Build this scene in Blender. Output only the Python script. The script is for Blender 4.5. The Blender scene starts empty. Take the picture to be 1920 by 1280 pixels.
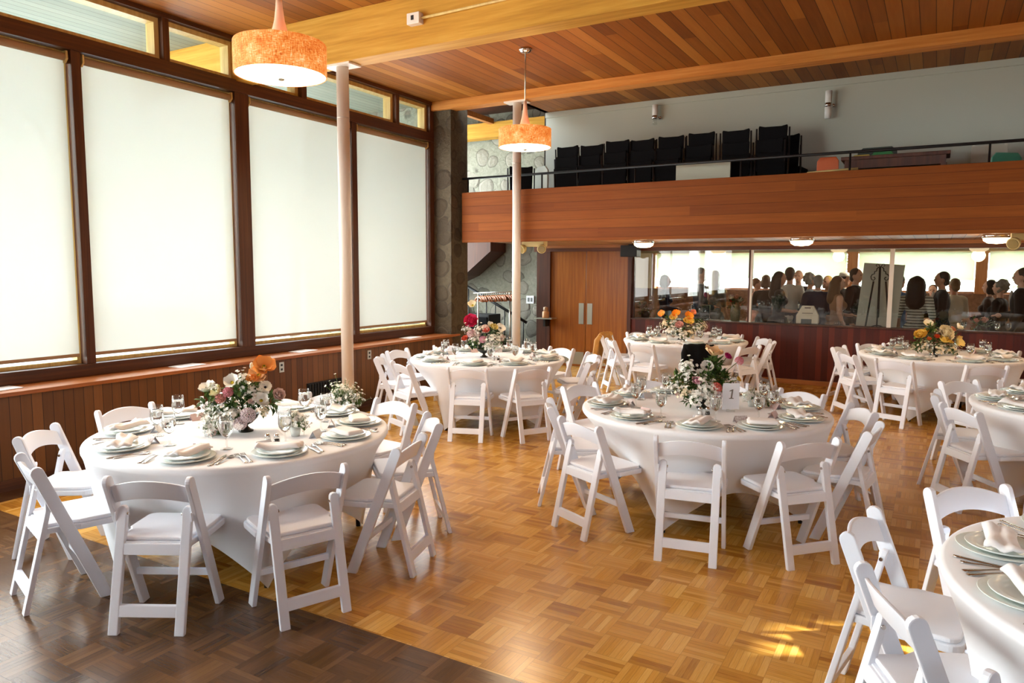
import bpy, bmesh, math, random
from mathutils import Vector, Matrix, Euler
random.seed(7)
PI = math.pi
C = bpy.context.scene.collection
sc = bpy.context.scene
def sin(d): return math.sin(math.radians(d))
def cos(d): return math.cos(math.radians(d))

# ------------------------------------------------------------------ colour + materials
def lin(c):
    return tuple((v/12.92 if v <= .04045 else ((v+.055)/1.055)**2.4) for v in [x/255 for x in c])
def L4(c): return (*lin(c), 1)
MATS = {}
def mat(name, col, rough=.5, metal=0, spec=.5, trans=0, ior=1.45, emit=None, estr=0, sheen=0, coat=0):
    if name in MATS: return MATS[name]
    m = bpy.data.materials.new(name); m.use_nodes = True
    b = m.node_tree.nodes['Principled BSDF']
    b.inputs['Base Color'].default_value = L4(col)
    b.inputs['Roughness'].default_value = rough
    b.inputs['Metallic'].default_value = metal
    b.inputs['Specular IOR Level'].default_value = spec
    b.inputs['Transmission Weight'].default_value = trans
    b.inputs['IOR'].default_value = ior
    b.inputs['Sheen Weight'].default_value = sheen
    b.inputs['Coat Weight'].default_value = coat
    if emit:
        b.inputs['Emission Color'].default_value = L4(emit); b.inputs['Emission Strength'].default_value = estr
    MATS[name] = m
    return m
class NG:
    def __init__(s, name):
        s.m = bpy.data.materials.new(name); s.m.use_nodes = True; s.t = s.m.node_tree
        s.b = s.t.nodes['Principled BSDF']; s.out = s.t.nodes['Material Output']; MATS[name] = s.m
    def n(s, typ, **kw):
        nd = s.t.nodes.new(typ)
        for k, v in kw.items():
            if k[0] == '_': setattr(nd, k[1:], v)
        return nd
    def l(s, a, b): s.t.links.new(a, b)
    def math(s, op, a, b=None, c=None):
        nd = s.n('ShaderNodeMath', _operation=op)
        for i, v in enumerate((a, b, c)):
            if v is None: continue
            if isinstance(v, (int, float)): nd.inputs[i].default_value = v
            else: s.l(v, nd.inputs[i])
        return nd.outputs[0]
    def coord(s):
        tc = s.n('ShaderNodeTexCoord'); sp = s.n('ShaderNodeSeparateXYZ'); s.l(tc.outputs['Object'], sp.inputs[0])
        return tc.outputs['Object'], sp.outputs
    def comb(s, x, y, z):
        nd = s.n('ShaderNodeCombineXYZ')
        for i, v in enumerate((x, y, z)):
            if isinstance(v, (int, float)): nd.inputs[i].default_value = v
            else: s.l(v, nd.inputs[i])
        return nd.outputs[0]
    def noise(s, vec, scale=5, detail=3, rough=.5):
        nd = s.n('ShaderNodeTexNoise'); nd.inputs['Scale'].default_value = scale; nd.inputs['Detail'].default_value = detail
        nd.inputs['Roughness'].default_value = rough; s.l(vec, nd.inputs['Vector']); return nd.outputs['Fac']
    def ramp(s, fac, stops):
        nd = s.n('ShaderNodeValToRGB'); e = nd.color_ramp.elements
        e[0].position = stops[0][0]; e[0].color = L4(stops[0][1]); e[1].position = stops[-1][0]; e[1].color = L4(stops[-1][1])
        for p, c in stops[1:-1]:
            x = e.new(p); x.color = L4(c)
        s.l(fac, nd.inputs[0]); return nd.outputs[0]
    def mix(s, f, a, b, blend='MIX'):
        nd = s.n('ShaderNodeMix', _data_type='RGBA', _blend_type=blend)
        for i, v in ((0, f), (6, a), (7, b)):
            if isinstance(v, (int, float)): nd.inputs[i].default_value = v
            elif isinstance(v, tuple): nd.inputs[i].default_value = v
            else: s.l(v, nd.inputs[i])
        return nd.outputs[2]
    def bump(s, h, dist=.01, st=.5):
        nd = s.n('ShaderNodeBump'); nd.inputs['Distance'].default_value = dist; nd.inputs['Strength'].default_value = st
        s.l(h, nd.inputs['Height']); s.l(nd.outputs[0], s.b.inputs['Normal'])
    def color(s, c): s.l(c, s.b.inputs['Base Color'])
def planks(name, across, along, width, stops, rough=.45, gap=.03, spec=.4, grain=26, var=.62, board_len=0):
    """boards side by side along an axis, each with its own tone and grain"""
    g = NG(name); v, xyz = g.coord(); ax = 'xyz'.index(across); al = 'xyz'.index(along)
    q = g.math('DIVIDE', xyz[ax], width); i = g.math('FLOOR', q); f = g.math('FRACT', q)
    key = i
    if board_len:
        off = g.math('MULTIPLY', g.math('FRACT', g.math('MULTIPLY', i, .377)), board_len)
        j = g.math('FLOOR', g.math('DIVIDE', g.math('ADD', xyz[al], off), board_len)); key = g.math('ADD', i, g.math('MULTIPLY', j, 37.3))
    wn = g.n('ShaderNodeTexWhiteNoise', _noise_dimensions='1D'); g.l(key, wn.inputs['W'])
    comps = [xyz[0], xyz[1], xyz[2]]
    sc_ = [grain]*3; sc_[al] = 1.3
    cv = g.comb(*[g.math('MULTIPLY', comps[k], sc_[k]) for k in range(3)])
    cv2 = g.n('ShaderNodeVectorMath', _operation='ADD'); g.l(cv, cv2.inputs[0]); g.l(g.comb(g.math('MULTIPLY', key, 7.7), 0, g.math('MULTIPLY', key, 3.1)), cv2.inputs[1])
    gr = g.noise(cv2.outputs[0], 1.0, 5, .62)
    t = g.math('ADD', g.math('MULTIPLY', wn.outputs['Value'], var), g.math('MULTIPLY', gr, 1-var))
    col = g.ramp(t, stops)
    e = g.math('MINIMUM', f, g.math('SUBTRACT', 1, f)); m_ = g.math('GREATER_THAN', e, gap)
    dk = g.mix(g.math('ADD', g.math('MULTIPLY', m_, .8), .2), (0.012, .006, .003, 1), col)
    g.color(dk); g.b.inputs['Roughness'].default_value = rough; g.b.inputs['Specular IOR Level'].default_value = spec
    g.bump(g.math('ADD', m_, g.math('MULTIPLY', gr, .15)), .004, .5)
    return g.m
def wood(name, along, stops, rough=.4, grain=22, spec=.4, knots=0):
    g = NG(name); v, xyz = g.coord(); al = 'xyz'.index(along)
    sc_ = [grain]*3; sc_[al] = 1.1
    cv = g.comb(*[g.math('MULTIPLY', xyz[k], sc_[k]) for k in range(3)])
    gr = g.noise(cv, 1, 6, .6); col = g.ramp(gr, stops)
    if knots:
        vo = g.n('ShaderNodeTexVoronoi'); vo.inputs['Scale'].default_value = knots
        s2 = [1.0]*3; s2[al] = .45
        g.l(g.comb(*[g.math('MULTIPLY', xyz[k], s2[k]) for k in range(3)]), vo.inputs['Vector'])
        kn = g.math('LESS_THAN', vo.outputs['Distance'], .05)
        col = g.mix(g.math('MULTIPLY', kn, .7), col, L4((70, 34, 12)))
    g.color(col); g.b.inputs['Roughness'].default_value = rough; g.b.inputs['Specular IOR Level'].default_value = spec
    g.bump(gr, .002, .3)
    return g.m
def parquet():
    g = NG('parquet'); v, xyz = g.coord(); S = .19; N = 6
    def half(o):
        q = g.math('DIVIDE', xyz[o], S); return g.math('FLOOR', q), g.math('FRACT', q)
    ix, fx = half(0); iy, fy = half(1)
    par = g.math('FRACT', g.math('MULTIPLY', g.math('ADD', g.math('ADD', ix, iy), 1000), .5)); par = g.math('GREATER_THAN', par, .25)
    def sel(a, b): # par ? a : b
        return g.math('ADD', g.math('MULTIPLY', par, a), g.math('MULTIPLY', g.math('SUBTRACT', 1, par), b))
    ac = sel(fx, fy); alg = sel(xyz[1], xyz[0]); acw = sel(xyz[0], xyz[1])
    sl = g.math('MULTIPLY', ac, N); si = g.math('FLOOR', sl); sf = g.math('FRACT', sl)
    w1 = g.n('ShaderNodeTexWhiteNoise', _noise_dimensions='3D'); g.l(g.comb(ix, iy, si), w1.inputs['Vector'])
    w2 = g.n('ShaderNodeTexWhiteNoise', _noise_dimensions='3D'); g.l(g.comb(ix, iy, 91), w2.inputs['Vector'])
    gr = g.noise(g.comb(g.math('MULTIPLY', acw, 160), g.math('MULTIPLY', alg, 9), g.math('MULTIPLY', w1.outputs['Value'], 31)), 1, 4, .65)
    t = g.math('ADD', g.math('ADD', g.math('MULTIPLY', w1.outputs['Value'], .33), g.math('MULTIPLY', w2.outputs['Value'], .25)), g.math('MULTIPLY', gr, .42))
    pt = g.math('SUBTRACT', t, g.math('MULTIPLY', g.math('SUBTRACT', 1, par), .10))
    light = g.ramp(pt, [(.12, (150, 92, 22)), (.45, (200, 143, 54)), (.85, (230, 182, 100))])
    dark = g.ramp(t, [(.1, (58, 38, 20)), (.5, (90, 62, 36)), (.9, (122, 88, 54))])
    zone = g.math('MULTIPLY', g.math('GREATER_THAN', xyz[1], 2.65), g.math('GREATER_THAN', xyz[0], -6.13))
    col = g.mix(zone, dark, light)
    e = g.math('MINIMUM', sf, g.math('SUBTRACT', 1, sf)); e2 = g.math('MINIMUM', g.math('MINIMUM', fx, g.math('SUBTRACT', 1, fx)), g.math('MINIMUM', fy, g.math('SUBTRACT', 1, fy)))
    gp = g.math('MULTIPLY', g.math('GREATER_THAN', e, .045), g.math('GREATER_THAN', e2, .008))
    col = g.mix(g.math('ADD', g.math('MULTIPLY', gp, .3), .7), L4((60, 34, 14)), col)
    g.color(col)
    big = g.noise(v, 1.7, 3, .6)
    g.l(g.math('ADD', g.math('MULTIPLY', big, .16), .15), g.b.inputs['Roughness'])
    g.b.inputs['Specular IOR Level'].default_value = .5
    g.bump(g.math('ADD', gp, g.math('ADD', g.math('MULTIPLY', w1.outputs['Value'], .5), g.math('MULTIPLY', gr, .3))), .0012, .25)
    return g.m
def stone(name, mortar, stones, scale=3.2):
    g = NG(name); v, xyz = g.coord()
    dn = g.n('ShaderNodeTexNoise'); dn.inputs['Scale'].default_value = 2.5; g.l(v, dn.inputs['Vector'])
    vm = g.n('ShaderNodeVectorMath', _operation='MULTIPLY_ADD'); g.l(dn.outputs['Color'], vm.inputs[0]); vm.inputs[1].default_value = (.16,)*3; g.l(v, vm.inputs[2])
    vo = g.n('ShaderNodeTexVoronoi'); vo.inputs['Scale'].default_value = scale; vo.inputs['Randomness'].default_value = .85; g.l(vm.outputs[0], vo.inputs['Vector'])
    sp = g.n('ShaderNodeSeparateColor'); g.l(vo.outputs['Color'], sp.inputs[0])
    lim = g.math('ADD', g.math('MULTIPLY', sp.outputs[0], .25), .32)
    h = g.math('SUBTRACT', lim, vo.outputs['Distance']); mask = g.math('MULTIPLY', g.math('GREATER_THAN', h, 0), 1)
    fine = g.noise(v, 14, 8, .75)
    cs = g.ramp(g.math('ADD', g.math('MULTIPLY', sp.outputs[1], .6), g.math('MULTIPLY', fine, .4)), [(.2, stones[0]), (.5, stones[1]), (.8, stones[2])])
    cm = g.ramp(fine, [(.3, mortar[0]), (.7, mortar[1])])
    ring_ = g.math('SUBTRACT', 1, g.math('MINIMUM', g.math('MULTIPLY', g.math('ABSOLUTE', h), 26), 1)); g.color(g.mix(g.math('MULTIPLY', ring_, .55), g.mix(mask, cm, cs), L4((62, 58, 50)))); g.b.inputs['Roughness'].default_value = .85
    hh = g.math('MINIMUM', g.math('MAXIMUM', h, 0), .12)
    g.bump(g.math('ADD', g.math('MULTIPLY', hh, 4), g.math('MULTIPLY', fine, .8)), .13, 1)
    return g.m
def thin_glass(name, tint=(.96, .98, .97), refl=1.0):
    m = bpy.data.materials.new(name); m.use_nodes = True; t = m.node_tree; t.nodes.clear()
    o = t.nodes.new('ShaderNodeOutputMaterial'); mx = t.nodes.new('ShaderNodeMixShader'); tr = t.nodes.new('ShaderNodeBsdfTransparent'); gl = t.nodes.new('ShaderNodeBsdfGlossy'); lw = t.nodes.new('ShaderNodeLayerWeight'); lw.inputs[0].default_value = .5; pw = t.nodes.new('ShaderNodeMath'); pw.operation = 'POWER'; pw.inputs[1].default_value = 5; t.links.new(lw.outputs['Facing'], pw.inputs[0]); fr = t.nodes.new('ShaderNodeMath'); fr.operation = 'MULTIPLY_ADD'; t.links.new(pw.outputs[0], fr.inputs[0]); fr.inputs[1].default_value = .955; fr.inputs[2].default_value = .045
    tr.inputs[0].default_value = (*tint, 1); gl.inputs['Roughness'].default_value = 0.01
    mu = t.nodes.new('ShaderNodeMath'); mu.operation = 'MULTIPLY'; mu.inputs[1].default_value = refl; t.links.new(fr.outputs[0], mu.inputs[0])
    t.links.new(mu.outputs[0], mx.inputs[0]); t.links.new(tr.outputs[0], mx.inputs[1]); t.links.new(gl.outputs[0], mx.inputs[2]); t.links.new(mx.outputs[0], o.inputs[0])
    MATS[name] = m; return m
def screen_cloth(name, col, openf, tl=.75):
    m = bpy.data.materials.new(name); m.use_nodes = True; t = m.node_tree; t.nodes.clear()
    o = t.nodes.new('ShaderNodeOutputMaterial'); a = t.nodes.new('ShaderNodeMixShader'); b = t.nodes.new('ShaderNodeMixShader')
    tr = t.nodes.new('ShaderNodeBsdfTransparent'); ts = t.nodes.new('ShaderNodeBsdfTranslucent'); df = t.nodes.new('ShaderNodeBsdfDiffuse')
    ts.inputs[0].default_value = L4(col); df.inputs[0].default_value = L4(col); b.inputs[0].default_value = tl; a.inputs[0].default_value = openf
    t.links.new(df.outputs[0], b.inputs[1]); t.links.new(ts.outputs[0], b.inputs[2]); t.links.new(b.outputs[0], a.inputs[1]); t.links.new(tr.outputs[0], a.inputs[2]); t.links.new(a.outputs[0], o.inputs[0])
    MATS[name] = m; return m
def burlap():
    g = NG('burlap'); v, xyz = g.coord()
    ang = g.math('ARCTAN2', xyz[1], xyz[0])
    a = g.noise(g.comb(g.math('MULTIPLY', ang, 9), 0, g.math('MULTIPLY', xyz[2], 190)), 1, 3, .7)
    b = g.noise(g.comb(g.math('MULTIPLY', ang, 55), 3, g.math('MULTIPLY', xyz[2], 22)), 1, 3, .7)
    c = g.noise(v, 9, 3, .6)
    t = g.math('ADD', g.math('MULTIPLY', a, .36), g.math('ADD', g.math('MULTIPLY', b, .36), g.math('MULTIPLY', c, .28)))
    col = g.ramp(t, [(.38, (160, 58, 8)), (.46, (224, 110, 30)), (.53, (250, 164, 80)), (.61, (255, 232, 180))])
    g.color(g.ramp(t, [(.3, (150, 80, 35)), (.7, (205, 140, 80))])); g.l(col, g.b.inputs['Emission Color']); g.b.inputs['Emission Strength'].default_value = .85
    g.b.inputs['Roughness'].default_value = .9
    return g.m
def leafmat(name, a, b):
    g = NG(name); v, xyz = g.coord(); n = g.noise(v, 28, 2, .5); g.color(g.ramp(n, [(.3, a), (.7, b)])); g.b.inputs['Roughness'].default_value = .55
    g.b.inputs['Specular IOR Level'].default_value = .3
    return g.m
def stripes(name):
    g = NG(name); v, xyz = g.coord(); f = g.math('FRACT', g.math('MULTIPLY', xyz[2], 22)); m_ = g.math('GREATER_THAN', f, .3)
    g.color(g.mix(m_, L4((22, 22, 24)), L4((196, 196, 186)))); g.b.inputs['Roughness'].default_value = .8
    return g.m
def bark_noise(name, a, b, scale, rough=.8):
    g = NG(name); v, xyz = g.coord(); g.color(g.ramp(g.noise(v, scale, 4, .6), [(.3, a), (.7, b)])); g.b.inputs['Roughness'].default_value = rough
    return g.m

M_floor = parquet()
M_ceil = planks('ceiling_boards', 'x', 'y', .14, [(.1, (102, 54, 15)), (.5, (140, 83, 28)), (.9, (170, 112, 46))], rough=.55, gap=.025, board_len=4.5, spec=.2)
M_panelL = planks('sill_boards', 'y', 'z', .085, [(.05, (78, 46, 20)), (.5, (102, 63, 29)), (.95, (128, 84, 42))], rough=.5, gap=.035, grain=40)
M_panelB = planks('red_boards', 'x', 'z', .088, [(.05, (62, 18, 12)), (.5, (82, 27, 17)), (.95, (112, 42, 24))], rough=.35, gap=.02, grain=40)
M_fascia = planks('fascia_boards', 'z', 'x', .125, [(.05, (102, 48, 9)), (.5, (127, 65, 14)), (.95, (152, 86, 25))], rough=.55, gap=.012, board_len=5.2, grain=30, var=.3, spec=.18)
M_soffit = planks('soffit_boards', 'x', 'y', .14, [(.1, (150, 100, 56)), (.9, (188, 140, 88))], rough=.4, gap=.03)
M_eave = planks('eave_boards', 'x', 'y', .12, [(.1, (118, 122, 110)), (.9, (140, 142, 128))], rough=.7, gap=.03)
M_beam1 = wood('beam_wood', 'x', [(.25, (166, 116, 36)), (.5, (194, 142, 52)), (.75, (212, 164, 74))], knots=2.2, rough=.6, spec=.2)
M_beam2 = wood('thin_beam_wood', 'x', [(.25, (170, 104, 44)), (.5, (192, 126, 58)), (.75, (208, 146, 76))], rough=.6, spec=.2)
M_frame = wood('dark_frame_wood', 'z', [(.25, (62, 33, 18)), (.5, (82, 45, 24)), (.75, (104, 60, 32))], rough=.45, grain=40)
M_frameY = wood('dark_rail_wood', 'y', [(.25, (58, 31, 17)), (.5, (78, 43, 23)), (.75, (100, 57, 30))], rough=.45, grain=40)
M_trimlt = wood('yellow_trim_wood', 'z', [(.25, (176, 140, 76)), (.7, (214, 184, 116))], rough=.5)
M_ledge = wood('ledge_wood', 'y', [(.25, (138, 78, 36)), (.5, (158, 94, 46)), (.75, (176, 110, 58))], rough=.38)
M_door = wood('door_veneer', 'z', [(.25, (124, 66, 16)), (.5, (148, 84, 24)), (.75, (168, 102, 36))], rough=.35, grain=30)
M_darkwood = wood('dark_jamb_wood', 'z', [(.3, (58, 28, 16)), (.7, (88, 46, 26))], rough=.45)
M_soffwall = wood('header_wood', 'x', [(.3, (78, 38, 18)), (.7, (110, 58, 28))], rough=.45)
M_hdrlt = wood('header_trim', 'x', [(.3, (150, 92, 48)), (.7, (180, 118, 66))], rough=.45)
M_stone = stone('stone_masonry', ((158, 158, 140), (192, 190, 172)), ((136, 136, 122), (160, 156, 142), (186, 180, 164)), 2.7)
M_stone2 = stone('pillar_masonry', ((96, 84, 64), (122, 108, 84)), ((82, 70, 54), (102, 88, 68), (120, 104, 82)), 3.6)
M_white = mat('painted_wall', (180, 184, 172), .85)
M_paint = mat('white_steel', (226, 216, 204), .4)
M_chair = mat('white_resin', (235, 239, 247), .36)
M_pad = mat('white_vinyl', (240, 242, 248), .45)
M_cloth = mat('white_spandex', (236, 237, 239), .8, sheen=.15)
M_napkin = mat('white_linen', (240, 238, 236), .85)
M_plate = mat('pale_china', (224, 231, 226), .18)
M_charger = mat('pale_green_china', (216, 223, 216), .12)
M_steel = mat('cutlery_steel', (205, 202, 198), .18, metal=1)
M_chrome = mat('chrome', (215, 215, 215), .12, metal=1)
M_alu = mat('brushed_metal', (190, 186, 172), .35, metal=1)
M_black = mat('black_metal', (14, 14, 15), .45)
M_blackfab = mat('black_fabric', (9, 9, 11), .9, spec=.2)
M_blackpl = mat('black_plastic', (17, 17, 18), .5)
M_bowl = mat('dark_bronze', (46, 46, 40), .38, metal=.3)
M_goblet = thin_glass('clear_glass', (.965, .975, .97), 1.25)
M_water = mat('water', (255, 255, 255), .0, trans=1, ior=1.33)
M_pane = thin_glass('window_glass', (.95, .97, .96), 1.0)
M_partition = thin_glass('partition_glass', (.9, .93, .93), 1.35)
M_shade = screen_cloth('roller_cloth', (237, 241, 238), .08, .31)
M_shade2 = screen_cloth('far_roller_cloth', (226, 230, 204), .12, .42)
M_tube = mat('roller_tube_cloth', (166, 134, 100), .8)
M_burlap = burlap()
M_diff = mat('lamp_diffuser', (255, 250, 240), .6, emit=(255, 244, 222), estr=5.5)
M_lampglow = mat('soffit_diffuser', (255, 240, 215), .6, emit=(255, 226, 180), estr=7)
M_frost = mat('frosted_glass', (228, 228, 224), .5)
M_paper = mat('paper', (232, 234, 238), .8)
M_card = mat('blush_card', (214, 188, 184), .8)
M_ink = mat('grey_ink', (120, 112, 104), .8)
M_cream = mat('cream_plastic', (206, 184, 120), .5)
M_switch = mat('switch_plate', (196, 176, 140), .5)
M_skinA = mat('skin_light', (206, 156, 130), .55)
M_skinB = mat('skin_tan', (170, 116, 88), .55)
M_eye = mat('eye', (30, 24, 22), .3)
M_lips = mat('lips', (150, 84, 80), .5)

# ------------------------------------------------------------------ mesh helpers
def bm_new(): return bmesh.new()
def bx(bm, x0, x1, y0, y1, z0, z1, mi=0):
    vs = [bm.verts.new((x, y, z)) for z in (z0, z1) for y in (y0, y1) for x in (x0, x1)]
    for f in ((0, 2, 3, 1), (4, 5, 7, 6), (0, 1, 5, 4), (2, 6, 7, 3), (0, 4, 6, 2), (1, 3, 7, 5)):
        bm.faces.new([vs[i] for i in f]).material_index = mi
    return vs
def prism(bm, pts, axis, a0, a1, mi=0):
    """closed 2-D outline extruded along axis from a0 to a1"""
    def P(p, a):
        return {'x': (a, p[0], p[1]), 'y': (p[0], a, p[1]), 'z': (p[0], p[1], a)}[axis]
    A = [bm.verts.new(P(p, a0)) for p in pts]; B = [bm.verts.new(P(p, a1)) for p in pts]
    fs = [bm.faces.new(A[::-1]), bm.faces.new(B)]
    n = len(pts)
    for i in range(n): fs.append(bm.faces.new((A[i], A[(i+1) % n], B[(i+1) % n], B[i])))
    for f in fs: f.material_index = mi
    return A+B
def ring(bm, c, r, n, ax=None, rx=None, ry=None):
    ax = ax or Vector((0, 0, 1)); u = ax.orthogonal().normalized() if abs(ax.z) < .999 else Vector((1, 0, 0)); w = ax.cross(u).normalized()
    return [bm.verts.new(Vector(c)+u*math.cos(2*PI*i/n)*(rx or r)+w*math.sin(2*PI*i/n)*(ry or r)) for i in range(n)]
def skin_rings(bm, rings, cap=True, mi=0, smooth=True):
    for a, b in zip(rings, rings[1:]):
        n = len(a)
        for i in range(n):
            f = bm.faces.new((a[i], a[(i+1) % n], b[(i+1) % n], b[i])); f.smooth = smooth; f.material_index = mi
    if cap:
        for r, rev in ((rings[0], True), (rings[-1], False)):
            f = bm.faces.new(r[::-1] if rev else r); f.material_index = mi
def tube(bm, pts, r, n=8, cap=True, mi=0):
    pts = [Vector(p) for p in pts]; rs = []
    rr = r if isinstance(r, (list, tuple)) else [r]*len(pts)
    prev = None
    for i, p in enumerate(pts):
        d = (pts[min(i+1, len(pts)-1)]-pts[max(i-1, 0)]).normalized()
        u = (prev - d*prev.dot(d)).normalized() if prev else d.orthogonal().normalized()
        prev = u; w = d.cross(u)
        rs.append([bm.verts.new(p+u*math.cos(2*PI*k/n)*rr[i]+w*math.sin(2*PI*k/n)*rr[i]) for k in range(n)])
    skin_rings(bm, rs, cap, mi)
def lathe(bm, prof, n=24, c=(0, 0, 0), mi=0, cap=True, smooth=True):
    rs = []
    for r, z in prof:
        rs.append([bm.verts.new((c[0]+r*math.cos(2*PI*k/n), c[1]+r*math.sin(2*PI*k/n), c[2]+z)) for k in range(n)])
    for a, b in zip(rs, rs[1:]):
        for i in range(n):
            f = bm.faces.new((a[i], a[(i+1) % n], b[(i+1) % n], b[i])); f.smooth = smooth; f.material_index = mi
    if cap:
        if prof[0][0] > 1e-4: bm.faces.new(rs[0][::-1]).material_index = mi
        if prof[-1][0] > 1e-4: bm.faces.new(rs[-1]).material_index = mi
def ball(bm, c, r, seg=12, rings_=8, mi=0):
    rx, ry, rz = r if isinstance(r, (tuple, list)) else (r, r, r)
    res = bmesh.ops.create_uvsphere(bm, u_segments=seg, v_segments=rings_, radius=1, matrix=Matrix.Translation(c) @ Matrix.Diagonal((rx, ry, rz, 1)))
    for v in res['verts']:
        for f in v.link_faces: f.smooth = True; f.material_index = mi
def capsule(bm, a, ra, b, rb, n=12):
    a = Vector(a); b = Vector(b); tube(bm, [a, b], [ra, rb], n)
    ball(bm, a, ra, n, 8); ball(bm, b, rb, n, 8)
def bevel(bm, w, seg=2, ang=40):
    bmesh.ops.remove_doubles(bm, verts=bm.verts, dist=1e-5)
    es = [e for e in bm.edges if len(e.link_faces) == 2 and e.calc_face_angle(0) > math.radians(ang)]
    if es: bmesh.ops.bevel(bm, geom=es, offset=w, segments=seg, profile=.6, affect='EDGES', clamp_overlap=True)
def mesh(bm, name, mats, recalc=True):
    if recalc: bmesh.ops.recalc_face_normals(bm, faces=bm.faces)
    me = bpy.data.meshes.new(name); bm.to_mesh(me); bm.free()
    for m in (mats if isinstance(mats, (list, tuple)) else [mats]): me.materials.append(m)
    return me
def ob(name, me, parent=None):
    o = bpy.data.objects.new(name, me); C.objects.link(o)
    if parent: o.parent = parent
    return o
def obj(name, bm, mats, parent=None, recalc=True): return ob(name, mesh(bm, name, mats, recalc), parent)
def tag(o, label, cat, group=None, kind=None):
    o['label'] = label; o['category'] = cat
    if group: o['group'] = group
    if kind: o['kind'] = kind
    return o
def thing(name, label, cat, loc=(0, 0, 0), rz=0, group=None):
    o = bpy.data.objects.new(name, None); o.empty_display_size = .1; C.objects.link(o); o.location = loc; o.rotation_euler = (0, 0, rz)
    return tag(o, label, cat, group)
def struct(name, bm, m, parent=None):
    o = obj(name, bm, m, parent)
    if not parent: o['kind'] = 'structure'
    return o
def dup(root, loc, rz, label, group=None):
    r = root.copy(); C.objects.link(r); r.location = loc; r.rotation_euler = (0, 0, rz); r['label'] = label
    if group: r['group'] = group
    for ch in list(root.children):
        c = ch.copy(); C.objects.link(c); c.parent = r
        for g in list(ch.children):
            d = g.copy(); C.objects.link(d); d.parent = c
    return r
def box_obj(name, b, m, parent=None, bv=0):
    bm = bm_new(); bx(bm, *b)
    if bv: bevel(bm, bv)
    return obj(name, bm, m, parent)
def sbox(name, b, m, parent=None, bv=0):
    o = box_obj(name, b, m, parent, bv)
    if not parent: o['kind'] = 'structure'
    return o
# ------------------------------------------------------------------ room shell
XR, YB, ZC = 4.5, -3.5, 4.3
sbox('floor', (-9.6, XR+.1, YB-.1, 17.3, -.06, 0), M_floor)
bm = bm_new()
bx(bm, -6.95, XR, YB, 9.36, ZC, ZC+.1); bx(bm, -5.58, XR, 9.36, 10.8, ZC, ZC+.1)
struct('ceiling', bm, M_ceil)
sbox('ceiling_alcove', (-9.6, -5.5, 9.3, 13.4, 5.0, 5.1), M_darkwood)
sbox('wall_alcove_side', (-5.58, -5.5, 9.36, 10.66, ZC, 5.0), mat('dark_void_board', (40, 28, 22), .7))
# left wall under the windows
sbox('wall_left', (-6.6, -6.40, YB, 9.2, 0, .766), M_panelL)
sbox('baseboard_left', (-6.40, -6.385, YB, 9.2, 0, .09), M_frameY)
sbox('trim_ledge', (-6.75, -6.375, YB, 9.39, .766, .80), M_ledge, bv=.006)
sbox('trim_sill', (-6.92, -6.73, YB, 9.2, .80, .915), M_frameY, bv=.008)
sbox('trim_transom_rail', (-6.9, -6.72, YB, 9.2, 3.715, 3.845), M_frameY, bv=.004)
sbox('trim_head', (-6.9, -6.72, YB, 9.2, 4.255, ZC), M_frameY)
mull = [(-3.5, -3.4), (-1.66, -1.57), (.17, .26), (1.99, 2.08), (3.805, 3.89), (5.555, 5.737), (7.403, 7.495), (9.115, 9.24)]
for i, (a, b) in enumerate(mull): sbox('trim_mullion', (-6.9, -6.735, a, b, .915, 3.72), M_frame, bv=.004)
tm = [(-3.5, -3.4), (-1.0, -.93), (1.0, 1.07), (2.9, 2.97), (4.714, 4.782), (5.585, 5.615), (6.54, 6.618), (8.32, 8.39), (9.115, 9.24)]
for a, b in tm: sbox('trim_transom_post', (-6.88, -6.735, a, b, 3.84, 4.26), M_frame)
def frame_bm(y0, y1, z0, z1, w, x0, x1):
    bm = bm_new()
    bx(bm, x0, x1, y0, y0+w, z0, z1); bx(bm, x0, x1, y1-w, y1, z0, z1); bx(bm, x0, x1, y0+w, y1-w, z0, z0+w); bx(bm, x0, x1, y0+w, y1-w, z1-w, z1)
    return bm
wn = 0
bays = [(mull[i][1], mull[i+1][0]) for i in range(len(mull)-1)]
for (a, b) in bays:
    wn += 1
    w = struct('window_%d' % wn, frame_bm(a, b, .915, 3.715, .035, -6.92, -6.83), M_trimlt)
    box_obj('pane', (-6.9, -6.892, a+.035, b-.035, .95, 3.68), M_pane, w)
for i in range(len(tm)-1):
    a, b = tm[i][1], tm[i+1][0]
    wn += 1
    w = struct('window_%d' % wn, frame_bm(a, b, 3.845, 4.255, .05, -6.93, -6.8), M_trimlt)
    box_obj('pane', (-6.9, -6.892, a+.05, b-.05, 3.895, 4.205), M_pane, w)
# roller shades
lab = {3: 'roller shade in the left-edge window, cut off by the picture edge', 4: 'widest roller shade, between the first and second dark mullions', 5: 'roller shade behind the nearer white steel column', 6: 'farthest roller shade, beside the stone pillar'}
for i, (a, b) in enumerate(bays):
    if i < 3: continue
    t = thing('roller_shade', 'white sunlit '+lab[i], 'roller shade', (-6.8, (a+b)/2, 3.655), 0, 'roller shades in the tall windows')
    h = (b-a)/2-.03
    bm = bm_new(); bx(bm, -.003, 0, -h, h, -2.655, .0); obj('shade_fabric', bm, M_shade, t)
    bm = bm_new(); tube(bm, [(0.012, -h, 0), (.012, h, 0)], .034, 14); obj('roller_tube', bm, M_tube, t)
    bm = bm_new(); bx(bm, -.012, .012, -h, h, -2.675, -2.645); bevel(bm, .004); obj('bottom_bar', bm, M_tube, t)
    for s in (-1, 1):
        bm = bm_new(); prism(bm, [(-.03, .05), (.05, .05), (.055, -.02), (.02, -.055), (-.02, -.05)], 'y', s*h-.006, s*h+.012); bevel(bm, .004); obj('bracket', bm, M_trimlt, t)
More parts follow.
